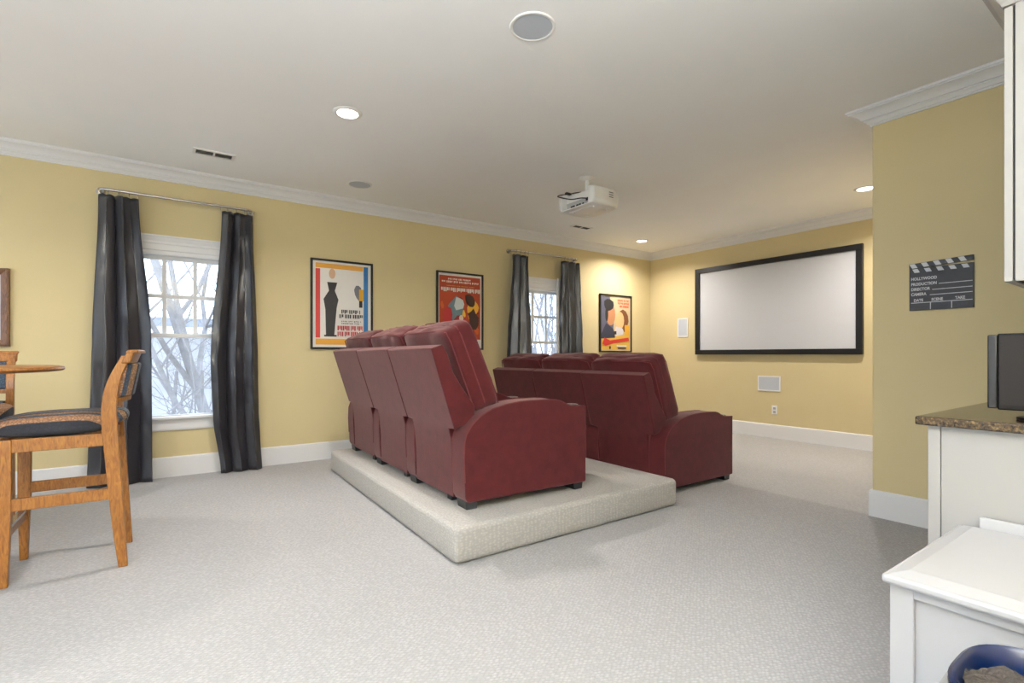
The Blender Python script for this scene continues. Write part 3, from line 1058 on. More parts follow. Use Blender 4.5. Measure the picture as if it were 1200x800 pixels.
# local frame: u runs from left (high y) to right (low y)
def cl_box(u0, u1, z0, z1, d0=-0.0135, d1=-0.0118):
    return B(d0, d1, HWC - u1, HWC - u0, z0, z1)
def stripe(bm, u0, zlo, zhi, wd_, sl, d0, d1):
    prism(bm, [(HWC - u0, zhi), (HWC - u0 - wd_, zhi), (HWC - u0 - wd_ - sl, zlo), (HWC - u0 - sl, zlo)], d0, d1, 'x')
for i in range(5):
    fixed = NB()
    stripe(fixed, 0.016 + i * 0.060, 0.240, 0.264, 0.028, 0.012, -0.0135, -0.0118)
    obj('stripe', fixed, cwm, r)
arm = obj('clap_stick', B(-0.012, -0.0005, -2 * HWC, 0, 0.0, 0.032), cbm, r, bevel=0.001, loc=(0, HWC, 0.266), rot=(-0.050, 0, 0))
for i in range(5):
    st = NB()
    u0 = 0.002 + i * 0.060
    prism(st, [(-u0, 0.030), (-u0 - 0.028, 0.030), (-u0 - 0.042, 0.002), (-u0 - 0.014, 0.002)], -0.0135, -0.0118, 'x')
    obj('stripe', st, cwm, arm)
lines = NB()
for u0, z in ((0.150, 0.158), (0.118, 0.124), (0.106, 0.092)):
    box(lines, -0.0135, -0.0118, -HWC + 0.006, HWC - u0, z, z + 0.004)
box(lines, -0.0135, -0.0118, -HWC + 0.006, HWC - 0.010, 0.046, 0.050)
for u in (0.107, 0.210):
    box(lines, -0.0135, -0.0118, HWC - u - 0.004, HWC - u, 0.004, 0.046)
obj('rule', lines, cwm, r)
for s_, u, z, sz in (('HOLLYWOOD', 0.010, 0.192, 0.0235), ('PRODUCTION', 0.010, 0.158, 0.0235), ('DIRECTOR', 0.010, 0.126, 0.0235), ('CAMERA', 0.010, 0.094, 0.0235), ('DATE', 0.024, 0.056, 0.0225), ('SCENE', 0.114, 0.056, 0.0225), ('TAKE', 0.228, 0.056, 0.0225)):
    me = text_mesh(s_, sz * 1.06, 0.0008)
    me.transform(Matrix.Diagonal((0.80, 1, 1, 1)))
    me.transform(Matrix(((0, 0, -1, 0), (-1, 0, 0, 0), (0, 1, 0, 0), (0, 0, 0, 1))))
    xs = [v.co.y for v in me.vertices]
    me.materials.append(cwm)
    o = bpy.data.objects.new('lettering', me)
    o.parent = r
    o.location = (-0.0125, HWC - u, z)
    COL.objects.link(o)
# chalk scribble in the take box
bm = NB()
for k_ in range(6):
    u = 0.240 + k_ * 0.008
    tube(bm, [(-0.0124, HWC - u, 0.014 + rnd.uniform(0, 0.006)), (-0.0124, HWC - u - 0.003, 0.034 - rnd.uniform(0, 0.010))], 0.0004, 4)
obj('chalk_mark', bm, mat('chalk', srgb(110, 112, 118), 0.9), r)

# ------------------------------------------------------------------ ceiling fittings
def can_light(x, y, label):
    r = empty('recessed_light', (x, y, H - 0.012), 0, label, 'ceiling light', 'recessed ceiling lights')
    bm = NB()
    lathe(bm, [(0.068, 0.012), (0.068, 0.004), (0.072, 0.001), (0.090, 0.004), (0.096, 0.0115), (0.068, 0.012)], n=40)
    obj('trim_ring', bm, M['white_plastic'], r, smooth=True)
    bm = NB()
    lathe(bm, [(0.068, 0.008), (0.0, 0.008)], n=40)
    obj('lens', bm, M['lamp'], r)
    l = bpy.data.lights.new('can_lamp', 'AREA')
    l.shape = 'DISK'
    l.size = 0.13
    l.energy = CAN_POWER
    l.color = WARM
    l.spread = math.radians(150)
    o = bpy.data.objects.new('can_lamp', l)
    o.location = (0, 0, -0.006)
    o.parent = r
    COL.objects.link(o)


can_light(-5.562, -2.003, 'round recessed light in the middle of the ceiling, above the rear sofa')
can_light(-0.902, -0.585, 'round recessed light near the ceiling corner, above the poster')
can_light(-0.893, -3.391, 'round recessed light at the right end of the front ceiling, beside the bar wall')
for x, y in ((-8.6, -1.6),):
    can_light(x, y, 'round recessed light out of the picture at the near side of the room')


def ceiling_speaker(x, y, rad, label):
    r = empty('ceiling_speaker', (x, y, H - 0.008), 0, label, 'speaker', 'round ceiling speakers')
    bm = NB()
    lathe(bm, [(rad - 0.016, 0.008), (rad - 0.016, 0.0025), (rad - 0.012, 0.0), (rad - 0.003, 0.002), (rad, 0.0078), (rad - 0.016, 0.008)], n=44)
    obj('bezel', bm, M['white_plastic'], r, smooth=True)
    bm = NB()
    lathe(bm, [(rad - 0.015, 0.004), (0.0, 0.003)], n=44)
    obj('grille', bm, M['grille'], r)


ceiling_speaker(-5.08, -3.443, 0.116, 'large round ceiling speaker at the top of the picture, nearest the camera')
ceiling_speaker(-5.018, -0.622, 0.116, 'round ceiling speaker near the window wall crown moulding')


def ceiling_vent(x, y, sx, sy, label):
    r = empty('ceiling_vent', (x, y, H - 0.010), 0, label, 'vent', 'ceiling air vents')
    bm = NB()
    b = 0.022
    box(bm, -sx / 2, sx / 2, -sy / 2, -sy / 2 + b, 0, 0.0097)
    box(bm, -sx / 2, sx / 2, sy / 2 - b, sy / 2, 0, 0.0097)
    box(bm, -sx / 2, -sx / 2 + b, -sy / 2 + b, sy / 2 - b, 0, 0.0097)
    box(bm, sx / 2 - b, sx / 2, -sy / 2 + b, sy / 2 - b, 0, 0.0097)
    box(bm, -0.006, 0.006, -sy / 2 + b, sy / 2 - b, 0, 0.0097)
    obj('frame', bm, M['white_plastic'], r)
    obj('backing', B(-sx / 2 + b, sx / 2 - b, -sy / 2 + b, sy / 2 - b, 0.008, 0.0097), M['vent_dark'], r)
    n = 10
    proto = None
    for side in (-1, 1):
        for i in range(n):
            a = side * (0.012 + (i + 0.5) * (sx / 2 - b - 0.014) / n)
            if proto is None:
                proto = obj('slat', B(-0.0015, 0.0015, -sy / 2 + b, sy / 2 - b, 0.0005, 0.008), M['vent_dark'], r, loc=(a, 0, 0))
            else:
                c = proto.copy(); COL.objects.link(c); c.location = (a, 0, 0)


ceiling_vent(-6.24, -0.672, 0.30, 0.135, 'white ceiling air vent above the nearer window')
ceiling_vent(-2.155, -0.668, 0.30, 0.115, 'white ceiling air vent behind the projector')

def fill_torchiere(x, y, label, k=1.0):
    """added fill light shaped as an uplighter floor lamp, bowl open to the ceiling"""
    r = empty('added_fill_lamp', (x, y, 0), 0, label, 'floor lamp', 'added fill lamps')
    bm = NB()
    lathe(bm, [(0, 0), (0.14, 0), (0.14, 0.018), (0.05, 0.03), (0.014, 0.045), (0.0, 0.045)], n=32)
    obj('base', bm, M['chrome'], r, smooth=True)
    bm = NB()
    tube(bm, [(0, 0, 0.04), (0, 0, 1.71)], 0.012, 14)
    obj('pole', bm, M['chrome'], r, smooth=True)
    bm = NB()
    lathe(bm, [(0, 1.70), (0.05, 1.705), (0.12, 1.74), (0.17, 1.80), (0.165, 1.80), (0.115, 1.747), (0.05, 1.715), (0, 1.71)], n=40)
    obj('bowl_shade', bm, M['white_plastic'], r, smooth=True)
    bm = NB()
    lathe(bm, [(0, 1.756), (0.09, 1.756), (0.09, 1.75), (0, 1.75)], n=32)
    obj('lens', bm, M['lamp'], r)
    l = bpy.data.lights.new('added_fill_light', 'AREA')
    l.shape = 'DISK'
    l.size = 0.17
    l.energy = FILL_LAMP_POWER * k
    l.color = (0.93, 0.97, 1.0)
    l.spread = math.radians(165)
    o = bpy.data.objects.new('added_fill_light', l)
    o.location = (0, 0, 1.762)
    o.rotation_euler = (PI, 0, 0)
    o.parent = r
    COL.objects.link(o)


fill_torchiere(-7.3, -6.3, 'nickel uplighter floor lamp added out of view behind the camera to brighten the ceiling')

# ------------------------------------------------------------------ projector
r = empty('projector', (-3.38, -2.085, 2.41), 0, 'white projector hanging from the ceiling on a short pole', 'projector')
# body: plan outline with rounded ends, rear (-x) recessed for the sockets
bm = NB()
plan = [(-0.16, 0.235), (-0.185, 0.21), (-0.185, 0.185), (-0.11, 0.175), (-0.11, -0.165), (-0.185, -0.175), (-0.185, -0.205), (-0.16, -0.23), (0.12, -0.225), (0.175, -0.19), (0.195, -0.08), (0.195, 0.09), (0.175, 0.20), (0.12, 0.235)]
def scaled(k, dx=0.0): return [(x * k + dx, y * k) for x, y in plan]
lv = [(0.0, 0.90), (0.008, 0.955), (0.03, 0.99), (0.055, 1.0), (0.115, 1.0), (0.140, 0.985), (0.152, 0.95), (0.158, 0.88)]
rings = []
for z, k_ in lv:
    rings.append([bm.verts.new((x, y, z)) for x, y in scaled(k_)])
for A, D in zip(rings, rings[1:]):
    n = len(A)
    for j in range(n): bm.faces.new((A[j], A[(j + 1) % n], D[(j + 1) % n], D[j]))
bm.faces.new(rings[0][::-1]); bm.faces.new(rings[-1])
body = obj('body', bm, M['white_plastic'], r, smooth=True)
obj('socket_panel', B(-0.125, -0.108, -0.16, 0.17, 0.014, 0.080), M['greyplastic'], r)
for y0, y1, z0, z1 in ((0.06, 0.11, 0.022, 0.045), (0.01, 0.035, 0.03, 0.044), (-0.02, -0.002, 0.03, 0.044), (-0.06, -0.045, 0.03, 0.042), (-0.14, -0.09, 0.05, 0.075)):
    obj('socket', B(-0.132, -0.120, y0, y1, z0, z1), M['dark'], r)
obj('rear_lip', B(-0.172, -0.108, -0.165, 0.175, 0.004, 0.013), M['white_plastic'], r, bevel=0.003)
for k_ in range(3):
    obj('vent_slit', B(0.02, 0.07, -0.2285, -0.222, 0.075 + k_ * 0.02, 0.081 + k_ * 0.02), M['vent_dark'], r)
bm = NB()
tube(bm, [(0.19, 0.09, 0.08), (0.215, 0.09, 0.08)], 0.05, 24)
obj('lens', bm, M['black'], r, smooth=True)
for x in (-0.08, 0.10):
    for y in (-0.13, 0.13):
        obj('bottom_foot', B(x - 0.012, x + 0.012, y - 0.012, y + 0.012, -0.006, 0.003), M['white_plastic'], r, bevel=0.003)
bm = NB()
lathe(bm, [(0, 0.329), (0.070, 0.329), (0.072, 0.322), (0.060, 0.312), (0.030, 0.306), (0.022, 0.300), (0.0, 0.300)], (0.03, 0.06, 0.0), 32)
obj('ceiling_flange', bm, M['white_plastic'], r, smooth=True)
bm = NB()
tube(bm, [(0.03, 0.06, 0.305), (0.03, 0.06, 0.172)], 0.021, 20)
obj('pole', bm, M['white_plastic'], r, smooth=True)
bm = NB()
lathe(bm, [(0, 0.178), (0.05, 0.178), (0.06, 0.170), (0.06, 0.154), (0, 0.154)], (0.03, 0.06, 0), 24)
obj('mount_bracket', bm, M['white_plastic'], r, smooth=True)
def bez(pts, n=24):
    """Catmull-Rom through pts"""
    pts = [Vector(p) for p in pts]
    P = [pts[0]] + pts + [pts[-1]]
    out = []
    for i in range(1, len(P) - 2):
        for j in range(n // (len(pts) - 1)):
            t = j / (n // (len(pts) - 1))
            a, b, c, d = P[i - 1:i + 3]
            out.append(0.5 * ((2 * b) + (c - a) * t + (2 * a - 5 * b + 4 * c - d) * t * t + (3 * b - a - 3 * c + d) * t ** 3))
    out.append(pts[-1])
    return out
bm = NB()
tube(bm, bez([(0.012, 0.075, 0.195), (-0.06, 0.11, 0.185), (-0.13, 0.15, 0.168), (-0.20, 0.19, 0.155), (-0.215, 0.18, 0.135), (-0.18, 0.06, 0.09), (-0.16, -0.06, 0.075), (-0.125, -0.12, 0.064)], 42), 0.0055, 8)
obj('cable', bm, M['black'], r, smooth=True)
obj('cable_plug', B(-0.165, -0.105, 0.125, 0.155, 0.158, 0.178), M['black'], r, bevel=0.004)

# ------------------------------------------------------------------ kitchenette: counter, cabinets, screen
CX0, CYF, CZ = -4.45, -4.862, 0.847
r = empty('base_cabinet', (CX0, CYF, 0), 0, 'white base cabinet under the granite counter', 'cabinet')
L_ = XP - CX0 - 0.002
obj('body', B(0.020, L_, YR - CYF + 0.001, -0.022, 0.09, CZ), M['cab'], r)
obj('toe_kick', B(0.020, L_, YR - CYF + 0.001, -0.09, 0, 0.09), M['dark'], r)
ep = obj('end_panel', B(0.004, 0.020, YR - CYF + 0.001, -0.036, 0, CZ), M['cab'], r)
obj('corner_stile', B(0.0, 0.020, -0.034, 0.0, 0, CZ), M['cab'], r, bevel=0.002)
n = 4
for i in range(n):
    x0 = 0.03 + i * (L_ - 0.03) / n
    x1 = 0.03 + (i + 1) * (L_ - 0.03) / n - 0.004
    bm = NB()
    box(bm, x0, x1, -0.022, -0.012, 0.10, CZ - 0.02)
    for b in ((x0, x0 + 0.06, 0.10, CZ - 0.02), (x1 - 0.06, x1, 0.10, CZ - 0.02), (x0 + 0.06, x1 - 0.06, 0.10, 0.16), (x0 + 0.06, x1 - 0.06, CZ - 0.08, CZ - 0.02)):
        box(bm, b[0], b[1], -0.012, -0.002, b[2], b[3])
    d = obj('door', bm, M['cab'], r)
    bm = NB()
    kx = x1 - 0.03 if i % 2 == 0 else x0 + 0.03
    tube(bm, [(kx, -0.002, CZ - 0.12), (kx, 0.022, CZ - 0.12)], [0.006, 0.013], 12)
    obj('knob', bm, M['chrome'], d, smooth=True)
bm = NB()
box(bm, -4.475, XP - 0.001, YR + 0.001, -4.832, CZ, CZ + 0.030)
o = obj('countertop', bm, M['granite'], bevel=0.006, seg=3)
tag(o, 'speckled brown granite countertop on the white base cabinet', 'countertop')

r = empty('upper_cabinet', (-4.43, -5.05, 1.32), 0, 'white upper cabinet cut off at the right edge of the picture', 'cabinet')
UL = XP + 4.43 - 0.002
bm = NB()
box(bm, 0.0, 0.018, YR + 5.05 + 0.001, -0.026, 0, 0.87)
box(bm, 0.018, UL, YR + 5.05 + 0.001, -0.026, 0.010, 0.028)
box(bm, 0.018, UL, YR + 5.05 + 0.001, -0.026, 0.85, 0.87)
box(bm, UL - 0.018, UL, YR + 5.05 + 0.001, -0.026, 0.028, 0.85)
box(bm, 0.018, UL - 0.018, YR + 5.05 + 0.001, YR + 5.05 + 0.012, 0.028, 0.85)
obj('body', bm, M['cab'], r)
obj('door_gap_shade', B(0.004, UL, -0.0265, -0.0205, 0.006, 0.866), M['dark'], r)  # dark sheet painting in the shade of the gap behind the doors
for i in range(4):
    x0, x1 = i * UL / 4 + (0.002 if i else 0), (i + 1) * UL / 4 - 0.002
    bm = NB()
    for b in ((x0, x0 + 0.06, 0.0, 0.866), (x1 - 0.06, x1, 0.0, 0.866), (x0 + 0.06, x1 - 0.06, 0.0, 0.06), (x0 + 0.06, x1 - 0.06, 0.806, 0.866)):
        box(bm, b[0], b[1], -0.020, 0.0, b[2], b[3])
    box(bm, x0 + 0.06, x1 - 0.06, -0.020, -0.010, 0.06, 0.806)
    d = obj('door', bm, M['cab'], r, bevel=0.0015)
    bm = NB()
    kx = x1 - 0.03 if i % 2 == 0 else x0 + 0.03
    tube(bm, [(kx, -0.001, 0.08), (kx, 0.024, 0.08)], [0.006, 0.013], 12)
    obj('knob', bm, M['chrome'], d, smooth=True)
bm = NB()
CC = [(0, 0), (0.004, 0), (0.008, 0.010), (0.020, 0.030), (0.040, 0.052), (0.055, 0.062), (0.055, 0.080), (0, 0.080)]
sweep_profile(bm, [(0, YR + 5.05 + 0.001), (0, 0.0), (UL, 0.0)], CC, 0.87, side=-1)
obj('cornice', bm, M['cab'], r)

# small television on the counter
r = empty('television', (-4.33, -5.20, CZ + 0.030), 0.10, 'small black flat-screen television on the granite counter', 'television')
obj('housing', B(0.0, 0.045, -0.205, 0.182, 0.030, 0.282), M['tv'], r, bevel=0.004)
obj('speaker_bezel', B(-0.006, 0.040, 0.182, 0.206, 0.034, 0.278), M['black'], r, bevel=0.004)
obj('display', B(-0.0025, 0.003, -0.195, 0.178, 0.046, 0.274), M['tvscreen'], r)
obj('neck', B(0.01, 0.035, -0.05, 0.05, 0.008, 0.04), M['tv'], r, bevel=0.004)
bm = NB()
prism(bm, blob(0.02, -0.02, 0.075, 0.16, 28), 0.0, 0.010, 'z')
obj('base', bm, M['tv'], r, bevel=0.003)
obj('notch', B(-0.0075, 0.0, 0.188, 0.196, 0.044, 0.062), M['dark'], r)
bm = NB()
tube(bm, [(-0.004, 0.09, 0.039), (0.0, 0.09, 0.039)], 0.004, 10)
obj('power_light', bm, M['greyplastic'], r)

# ------------------------------------------------------------------ white storage bench, lower right
r = empty('storage_bench', (-5.105, -4.945, 0), 0, 'white wooden storage bench with a stepped lid, lower right corner', 'bench')
LX, LY = 0.650, 0.74
bm = NB()
A = [(0, 0), (LX, 0), (LX, -LY), (0, -LY)]
prism(bm, A, 0.505, 0.528, 'z')
obj('lid', bm, M['bench'], r, bevel=0.008, seg=3)
bm = NB()
lo = [bm.verts.new(p) for p in ((0.012, -0.012, 0.528), (LX, -0.012, 0.528), (LX, -LY + 0.012, 0.528), (0.012, -LY + 0.012, 0.528))]
hi = [bm.verts.new(p) for p in ((0.055, -0.045, 0.538), (LX - 0.03, -0.045, 0.538), (LX - 0.03, -LY + 0.045, 0.538), (0.055, -LY + 0.045, 0.538))]
bm.faces.new(lo[::-1]); bm.faces.new(hi)
for j in range(4): bm.faces.new((lo[j], lo[(j + 1) % 4], hi[(j + 1) % 4], hi[j]))
obj('lid_panel', bm, M['bench'], r)
obj('back_rail', B(LX - 0.018, LX - 0.002, -LY + 0.01, -0.055, 0.5285, 0.568), M['bench'], r, bevel=0.003)
fx = 0.022
obj('stile', B(fx, fx + 0.03, -0.062, -0.012, 0, 0.505), M['bench'], r, bevel=0.002)
obj('stile', B(fx, fx + 0.03, -LY + 0.012, -LY + 0.062, 0, 0.505), M['bench'], r, bevel=0.002)
obj('rail', B(fx + 0.0005, fx + 0.03, -LY + 0.062, -0.062, 0.478, 0.505), M['bench'], r, bevel=0.002)
obj('rail', B(fx + 0.0005, fx + 0.03, -LY + 0.062, -0.062, 0.0, 0.06), M['bench'], r, bevel=0.002)
obj('front_panel', B(fx + 0.014, fx + 0.026, -LY + 0.06, -0.06, 0.058, 0.480), M['bench'], r)
obj('side_panel', B(fx + 0.03, LX - 0.01, -0.032, -0.014, 0, 0.505), M['bench'], r)
obj('side_panel', B(fx + 0.03, LX - 0.01, -LY + 0.014, -LY + 0.032, 0, 0.505), M['bench'], r)
obj('back_panel', B(LX - 0.012, LX - 0.002, -LY + 0.014, -0.014, 0, 0.505), M['bench'], r)

# litter box in front of the bench
r = empty('litter_box', (-5.385, -5.435, 0.012), 0, 'rounded grey litter tub with a blue liner in front of the white bench', 'litter box')


def srings(levels, n=64, p=3.4):
    bm = NB()
    rs = []
    for ax, ay, z in levels:
        ring = []
        for j in range(n):
            a = 2 * PI * j / n
            c, s = math.cos(a), math.sin(a)
            kk = 1 / ((abs(c) ** p + abs(s) ** p) ** (1 / p))
            ring.append(bm.verts.new((ax * c * kk, ay * s * kk, z)))
        rs.append(ring)
    for A, D in zip(rs, rs[1:]):
        for j in range(n): bm.faces.new((A[j], A[(j + 1) % n], D[(j + 1) % n], D[j]))
    return bm, rs


bm, rs = srings([(0.15, 0.24, 0.0), (0.17, 0.27, 0.02), (0.205, 0.315, 0.18), (0.212, 0.325, 0.28), (0.206, 0.319, 0.36), (0.188, 0.302, 0.43), (0.166, 0.280, 0.482), (0.160, 0.274, 0.490), (0.155, 0.268, 0.482), (0.155, 0.265, 0.42)])
bm.faces.new(rs[0][::-1])
obj('tub', bm, M['greyplastic'], r, smooth=True)
bm, rs = srings([(0.158, 0.271, 0.491), (0.160, 0.274, 0.500), (0.155, 0.268, 0.505), (0.149, 0.261, 0.499), (0.145, 0.256, 0.465), (0.13, 0.235, 0.36), (0.11, 0.20, 0.34)])
bm.faces.new(rs[-1])
o = obj('liner', bm, M['blueplastic'], r, smooth=True)
o['label'] = 'glossy blue liner'
bm = NB()
n = 40
grid = []
for i in range(n + 1):
    row = []
    for j in range(n + 1):
        u, v = -1 + 2 * i / n, -1 + 2 * j / n
        x = u * math.sqrt(1 - v * v / 2) * 0.150
        y = v * math.sqrt(1 - u * u / 2) * 0.262
        z = 0.481 + 0.020 * noise.noise(Vector((x * 14, y * 14, 1.3))) + 0.012 * noise.noise(Vector((x * 60, y * 60, 4)))
        row.append(bm.verts.new((x, y, z)))
    grid.append(row)
for a, b in zip(grid, grid[1:]):
    for j in range(n): bm.faces.new((a[j], a[j + 1], b[j + 1], b[j]))
o = obj('litter', bm, M['litter'], r, smooth=True)
o['kind'] = 'stuff'

# ------------------------------------------------------------------ bar stools and table (left edge)
def swept_post(bm, pts, y0, y1):
    """pts: list of (z, x_front, x_rear), closed slab between y0 and y1"""
    prof = [(f_, z) for z, f_, b_ in pts] + [(b_, z) for z, f_, b_ in reversed(pts)]
    # split into quads for a clean curved slab
    rows = []
    for z, f_, b_ in pts:
        rows.append([bm.verts.new((f_, y0, z)), bm.verts.new((b_, y0, z)), bm.verts.new((b_, y1, z)), bm.verts.new((f_, y1, z))])
    bm.faces.new(rows[0]); bm.faces.new(rows[-1][::-1])
    for A, D in zip(rows, rows[1:]):
        for j in range(4): bm.faces.new((A[j], A[(j + 1) % 4], D[(j + 1) % 4], D[j]))
    return bm


def smooth_pts(pts, n=5):
    out = []
    V = [Vector(p) for p in pts]
    P = [V[0]] + V + [V[-1]]
    for i in range(1, len(P) - 2):
        for j in range(n):
            t = j / n
            a, b, c, d = P[i - 1:i + 3]
            out.append(tuple(0.5 * ((2 * b) + (c - a) * t + (2 * a - 5 * b + 4 * c - d) * t * t + (3 * b - a - 3 * c + d) * t ** 3)))
    out.append(tuple(V[-1]))
    return out


POST = smooth_pts([(0.0, 0.020, -0.018), (0.20, 0.044, -0.006), (0.42, 0.064, 0.006), (0.62, 0.080, 0.018), (0.72, 0.088, 0.024), (0.81, 0.089, 0.028), (0.90, 0.080, 0.022), (0.98, 0.056, 0.008), (1.06, 0.020, -0.022), (1.085, 0.010, -0.030)])
SWD = 0.200        # half width between leg centres


def bar_stool(loc, rz, label):
    r = empty('bar_stool', loc, rz, label, 'bar stool', 'upholstered bar stools')
    for s in (-1, 1):
        y0, y1 = sorted((s * (SWD - 0.018), s * (SWD + 0.018)))
        bm = NB()
        swept_post(bm, POST, y0, y1)
        obj('rear_leg', bm, M['oak'], r, bevel=0.003)
        bm = NB()
        swept_post(bm, [(0.0, 0.462, 0.430), (0.35, 0.470, 0.418), (0.69, 0.470, 0.416)], y0, y1)
        obj('front_leg', bm, M['oak'], r, bevel=0.003)
        obj('seat_rail', B(0.076, 0.418, y0 + 0.004, y1 - 0.004, 0.628, 0.692), M['oak'], r, bevel=0.003)
        obj('stretcher', B(0.055, 0.425, y0 + 0.007, y1 - 0.007, 0.352, 0.410), M['oak'], r, bevel=0.003)
    obj('seat_rail', B(0.436, 0.462, -SWD + 0.018, SWD - 0.018, 0.628, 0.690), M['oak'], r, bevel=0.003)
    obj('seat_rail', B(0.040, 0.066, -SWD + 0.018, SWD - 0.018, 0.628, 0.690), M['oak'], r, bevel=0.003)
    st_ = obj('front_stretcher', B(0.432, 0.456, -SWD + 0.018, SWD - 0.018, 0.22, 0.27), M['oak'], r, bevel=0.003)
    obj('kick_plate', B(0.430, 0.458, -SWD + 0.03, SWD - 0.03, 0.262, 0.274), M['chrome'], st_)
    # seat cushion
    seat = obj('seat', cushion_bm(((0.075, 0.694), (0.075, 0.792), (0.49, 0.780), (0.485, 0.694)), SWD + 0.028, p=5, puff=0.03, seed=2, wr=0.002), M['tapestry'], r, smooth=True)
    # curved back: crest rail, upholstered panel, lower rail and roll
    def curved(z0, z1, xf, xb, hw_, bow, m_, name, par, bev=0.004):
        bm = NB()
        k = 12
        rows = []
        for i in range(k + 1):
            y = -hw_ + 2 * hw_ * i / k
            dx = -bow * (1 - (y / hw_) ** 2)
            rows.append([bm.verts.new((xf[0] + dx, y, z0)), bm.verts.new((xb[0] + dx, y, z0)), bm.verts.new((xb[1] + dx, y, z1)), bm.verts.new((xf[1] + dx, y, z1))])
        bm.faces.new(rows[0]); bm.faces.new(rows[-1][::-1])
        for A, D in zip(rows, rows[1:]):
            for j in range(4): bm.faces.new((A[j], A[(j + 1) % 4], D[(j + 1) % 4], D[j]))
        return obj(name, bm, m_, par, bevel=bev)
    cr = curved(1.045, 1.110, (0.012, -0.016), (-0.024, -0.048), SWD + 0.026, 0.022, M['oak'], 'crest_rail', r, 0.008)
    curved(1.098, 1.116, (-0.006, -0.018), (-0.064, -0.060), SWD + 0.030, 0.022, M['oak'], 'scroll', cr, 0.006)
    curved(0.87, 1.045, (0.060, 0.016), (0.014, -0.018), SWD - 0.020, 0.050, M['tapestry'], 'back_panel', r, 0.010)
    curved(0.845, 0.872, (0.070, 0.066), (0.026, 0.022), SWD - 0.018, 0.046, M['oak'], 'lower_back_rail', r)
    bm = NB()
    tube(bm, [(0.066 - 0.046 * (1 - (y / 0.18) ** 2), y, 0.765) for y in [-0.18 + 0.36 * i / 12 for i in range(13)]], 0.034, 14)
    obj('lumbar_roll', bm, M['tapestry'], r, smooth=True)
    return r


bar_stool((-6.762, -1.968, 0), PI - 0.02, 'oak bar stool with tapestry seat, nearest the camera at the left edge')
bar_stool((-7.595, -0.92, 0), -PI / 2 + 0.06, 'oak bar stool behind the round table, mostly cut off at the left edge')

r = empty('bar_table', (-7.60, -1.95, 0), 0, 'round oak bar table cut off at the left edge, between the stools', 'table')
bm = NB()
lathe(bm, [(0, 1.004), (0.545, 1.004), (0.572, 1.009), (0.580, 1.018), (0.576, 1.028), (0.560, 1.033), (0, 1.033)], n=72)
obj('tabletop', bm, M['oak'], r, smooth=True)
bm = NB()
lathe(bm, [(0, 1.004), (0.12, 1.004), (0.10, 0.97), (0.06, 0.93), (0.05, 0.80), (0.075, 0.62), (0.085, 0.50), (0.06, 0.36), (0.075, 0.25), (0.075, 0.12), (0, 0.12)], n=32)
obj('pedestal', bm, M['oak'], r, smooth=True)
for k_ in range(4):
    a = PI / 4 + k_ * PI / 2
    bm = NB()
    prism(bm, [(0.05, 0.24), (0.16, 0.16), (0.30, 0.055), (0.33, 0.02), (0.33, 0.0), (0.27, 0.0), (0.24, 0.025), (0.05, 0.12)], -0.03, 0.03, 'y')
    obj('leg', bm, M['oak'], r, bevel=0.006, rot=(0, 0, a))

# ------------------------------------------------------------------ outdoors
GZ = -3.2
o = obj('ground', B(-40, 40, 0.6, 60, GZ - 0.1, GZ), M['lawn'])
o['kind'] = 'structure'
r = empty('neighbour_house', (-6.2, 9.0, GZ), 0.05, 'pale sided house with a grey roof outside the nearer window', 'house')
bm = NB()
HZ = 4.90
nl = 72
for i in range(nl):
    z0 = i * HZ / nl
    prism(bm, [(0.0, z0), (-0.022, z0), (0.0, z0 + HZ / nl)], -5, 4.2, 'x')
box(bm, -5, 4.2, 0.0, 6, 0, HZ)
obj('wall', bm, M['siding'], r)
bm = NB()
prism(bm, [(-0.15, HZ - 0.05), (3.0, HZ + 0.36), (6.45, HZ - 0.05), (6.45, HZ + 0.05), (3.0, HZ + 0.47), (-0.15, HZ + 0.05)], -5.3, 4.5, 'x')
obj('roof', bm, M['roof'], r)
obj('fascia', B(-5.3, 4.5, -0.18, -0.15, HZ - 0.10, HZ + 0.06), M['trim'], r)
obj('chimney', B(1.2, 1.9, 2.6, 3.2, HZ + 0.3, HZ + 0.9), M['roof'], r)
for x in (-2.4, 2.2):
    wdw = obj('window', B(x - 0.5, x + 0.5, -0.06, 0.0, 1.0, 2.5), M['trim'], r)
    obj('pane', B(x - 0.43, x + 0.43, -0.065, -0.055, 1.07, 2.43), M['tvscreen'], wdw)


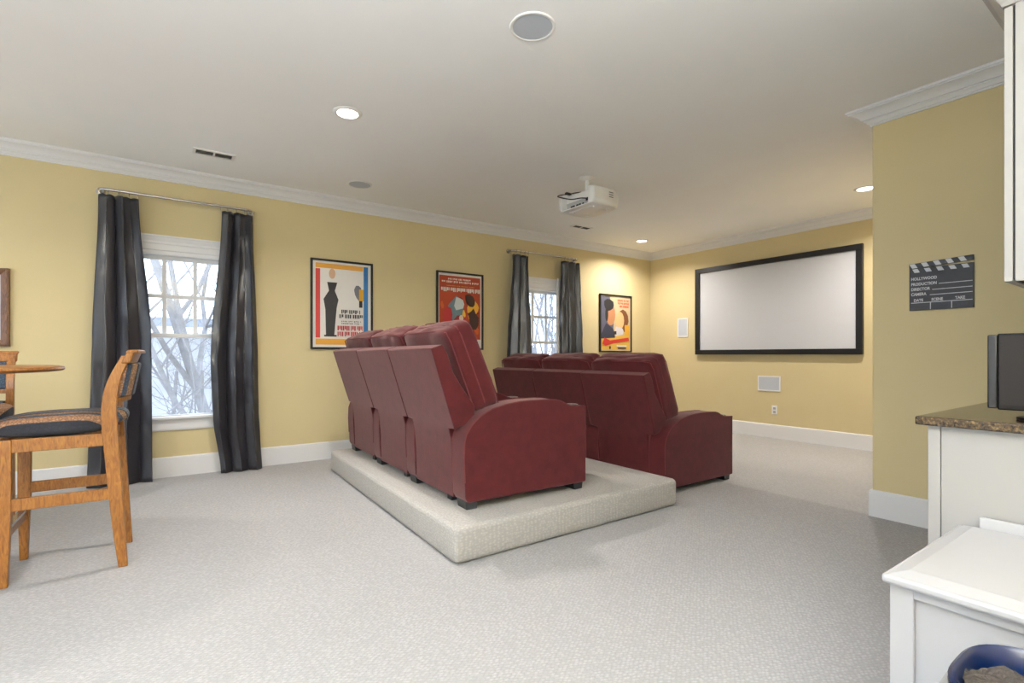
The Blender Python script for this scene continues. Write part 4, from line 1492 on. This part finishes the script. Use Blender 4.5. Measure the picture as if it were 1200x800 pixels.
def bare_tree(x, y, h, seed, lean, label, r0=0.12, depth=4, spread=0.6, ymin=1.6, ymax=8.3, hw=9.0):
    rg = random.Random(seed)
    root = empty('bare_tree', (x, y, GZ), 0, label, 'tree', 'bare trees outside the windows')
    tr, br = NB(), NB()
    def grow(bm, p, d, ln, rad, lv):
        if not (ymin < y + p.y < ymax): return
        pts, rr = [p.copy()], [rad]
        n = 5
        for i in range(n):
            jt = 0.02 if lv == 0 else 0.10
            d = (d + Vector((rg.gauss(0, jt), rg.gauss(0, jt), rg.gauss(0, jt / 2) + (0.03 if lv else 0)))).normalized()
            if not (ymin < y + p.y + d.y * ln / n < ymax): d.y = -d.y
            q = p + d * ln / n
            if abs(q.x - lean[0] * q.z) > hw: d.x = -math.copysign(abs(d.x), q.x - lean[0] * q.z)
            p = p + d * ln / n
            pts.append(p.copy()); rr.append(rad * (1 - 0.45 * (i + 1) / n))
        tube(bm, pts, rr, 6 if lv == 0 else (5 if lv == 1 else 4), cap=False)
        if lv < depth:
            for k in range(6 if lv == 0 else 4):
                i = rg.randint(2, n)
                nd = (d + Vector((rg.gauss(0, spread), rg.gauss(0, spread), rg.gauss(0.15, 0.4)))).normalized()
                grow(br, pts[i], nd, ln * rg.uniform(0.45, 0.7), rr[i] * 0.6, lv + 1)
    grow(tr, Vector((0, 0, 0)), Vector(lean).normalized(), h * 0.6, r0, 0)
    obj('trunk', tr, M['bark'], root, smooth=True)
    b = obj('branches', br, M['bark'], root, smooth=True)
    b['kind'] = 'stuff'


bare_tree(-5.08, 5.0, 10.5, 5, (-0.21, 0, 1), 'bare tree with a leaning trunk seen through the nearer window', 0.115, 4, 0.6, 3.7, 6.4, 2.2)
bare_tree(-6.5, 7.3, 6.6, 8, (0.03, 0, 1), 'small bushy bare tree close to the pale house, outside the nearer window', 0.06, 4, 0.8, 6.5, 8.5, 1.6)
bare_tree(-6.15, 2.7, 6.8, 12, (0.06, 0, 1), 'slender bare sapling nearest the glass of the nearer window', 0.035, 3, 0.5, 1.5, 3.6, 0.9)
bare_tree(1.3, 4.6, 7.5, 40, (0.05, 0, 1), 'nearest bare winter tree in the thicket outside the farther window', 0.10, 4, 0.7, 1.6, 6.2, 2.0)
bare_tree(4.6, 8.2, 8.0, 41, (-0.05, 0, 1), 'second bare winter tree, just behind the nearest, outside the farther window', 0.10, 4, 0.7, 6.3, 10.4)
bare_tree(8.6, 13.0, 9.0, 42, (0.05, 0, 1), 'third bare winter tree, farther back in the thicket outside the farther window', 0.12, 4, 0.7, 10.5, 16)
bare_tree(11.5, 19.5, 10.0, 43, (0.0, 0, 1), 'farthest bare winter tree at the back of the thicket outside the farther window', 0.14, 4, 0.7, 16.2, 24)
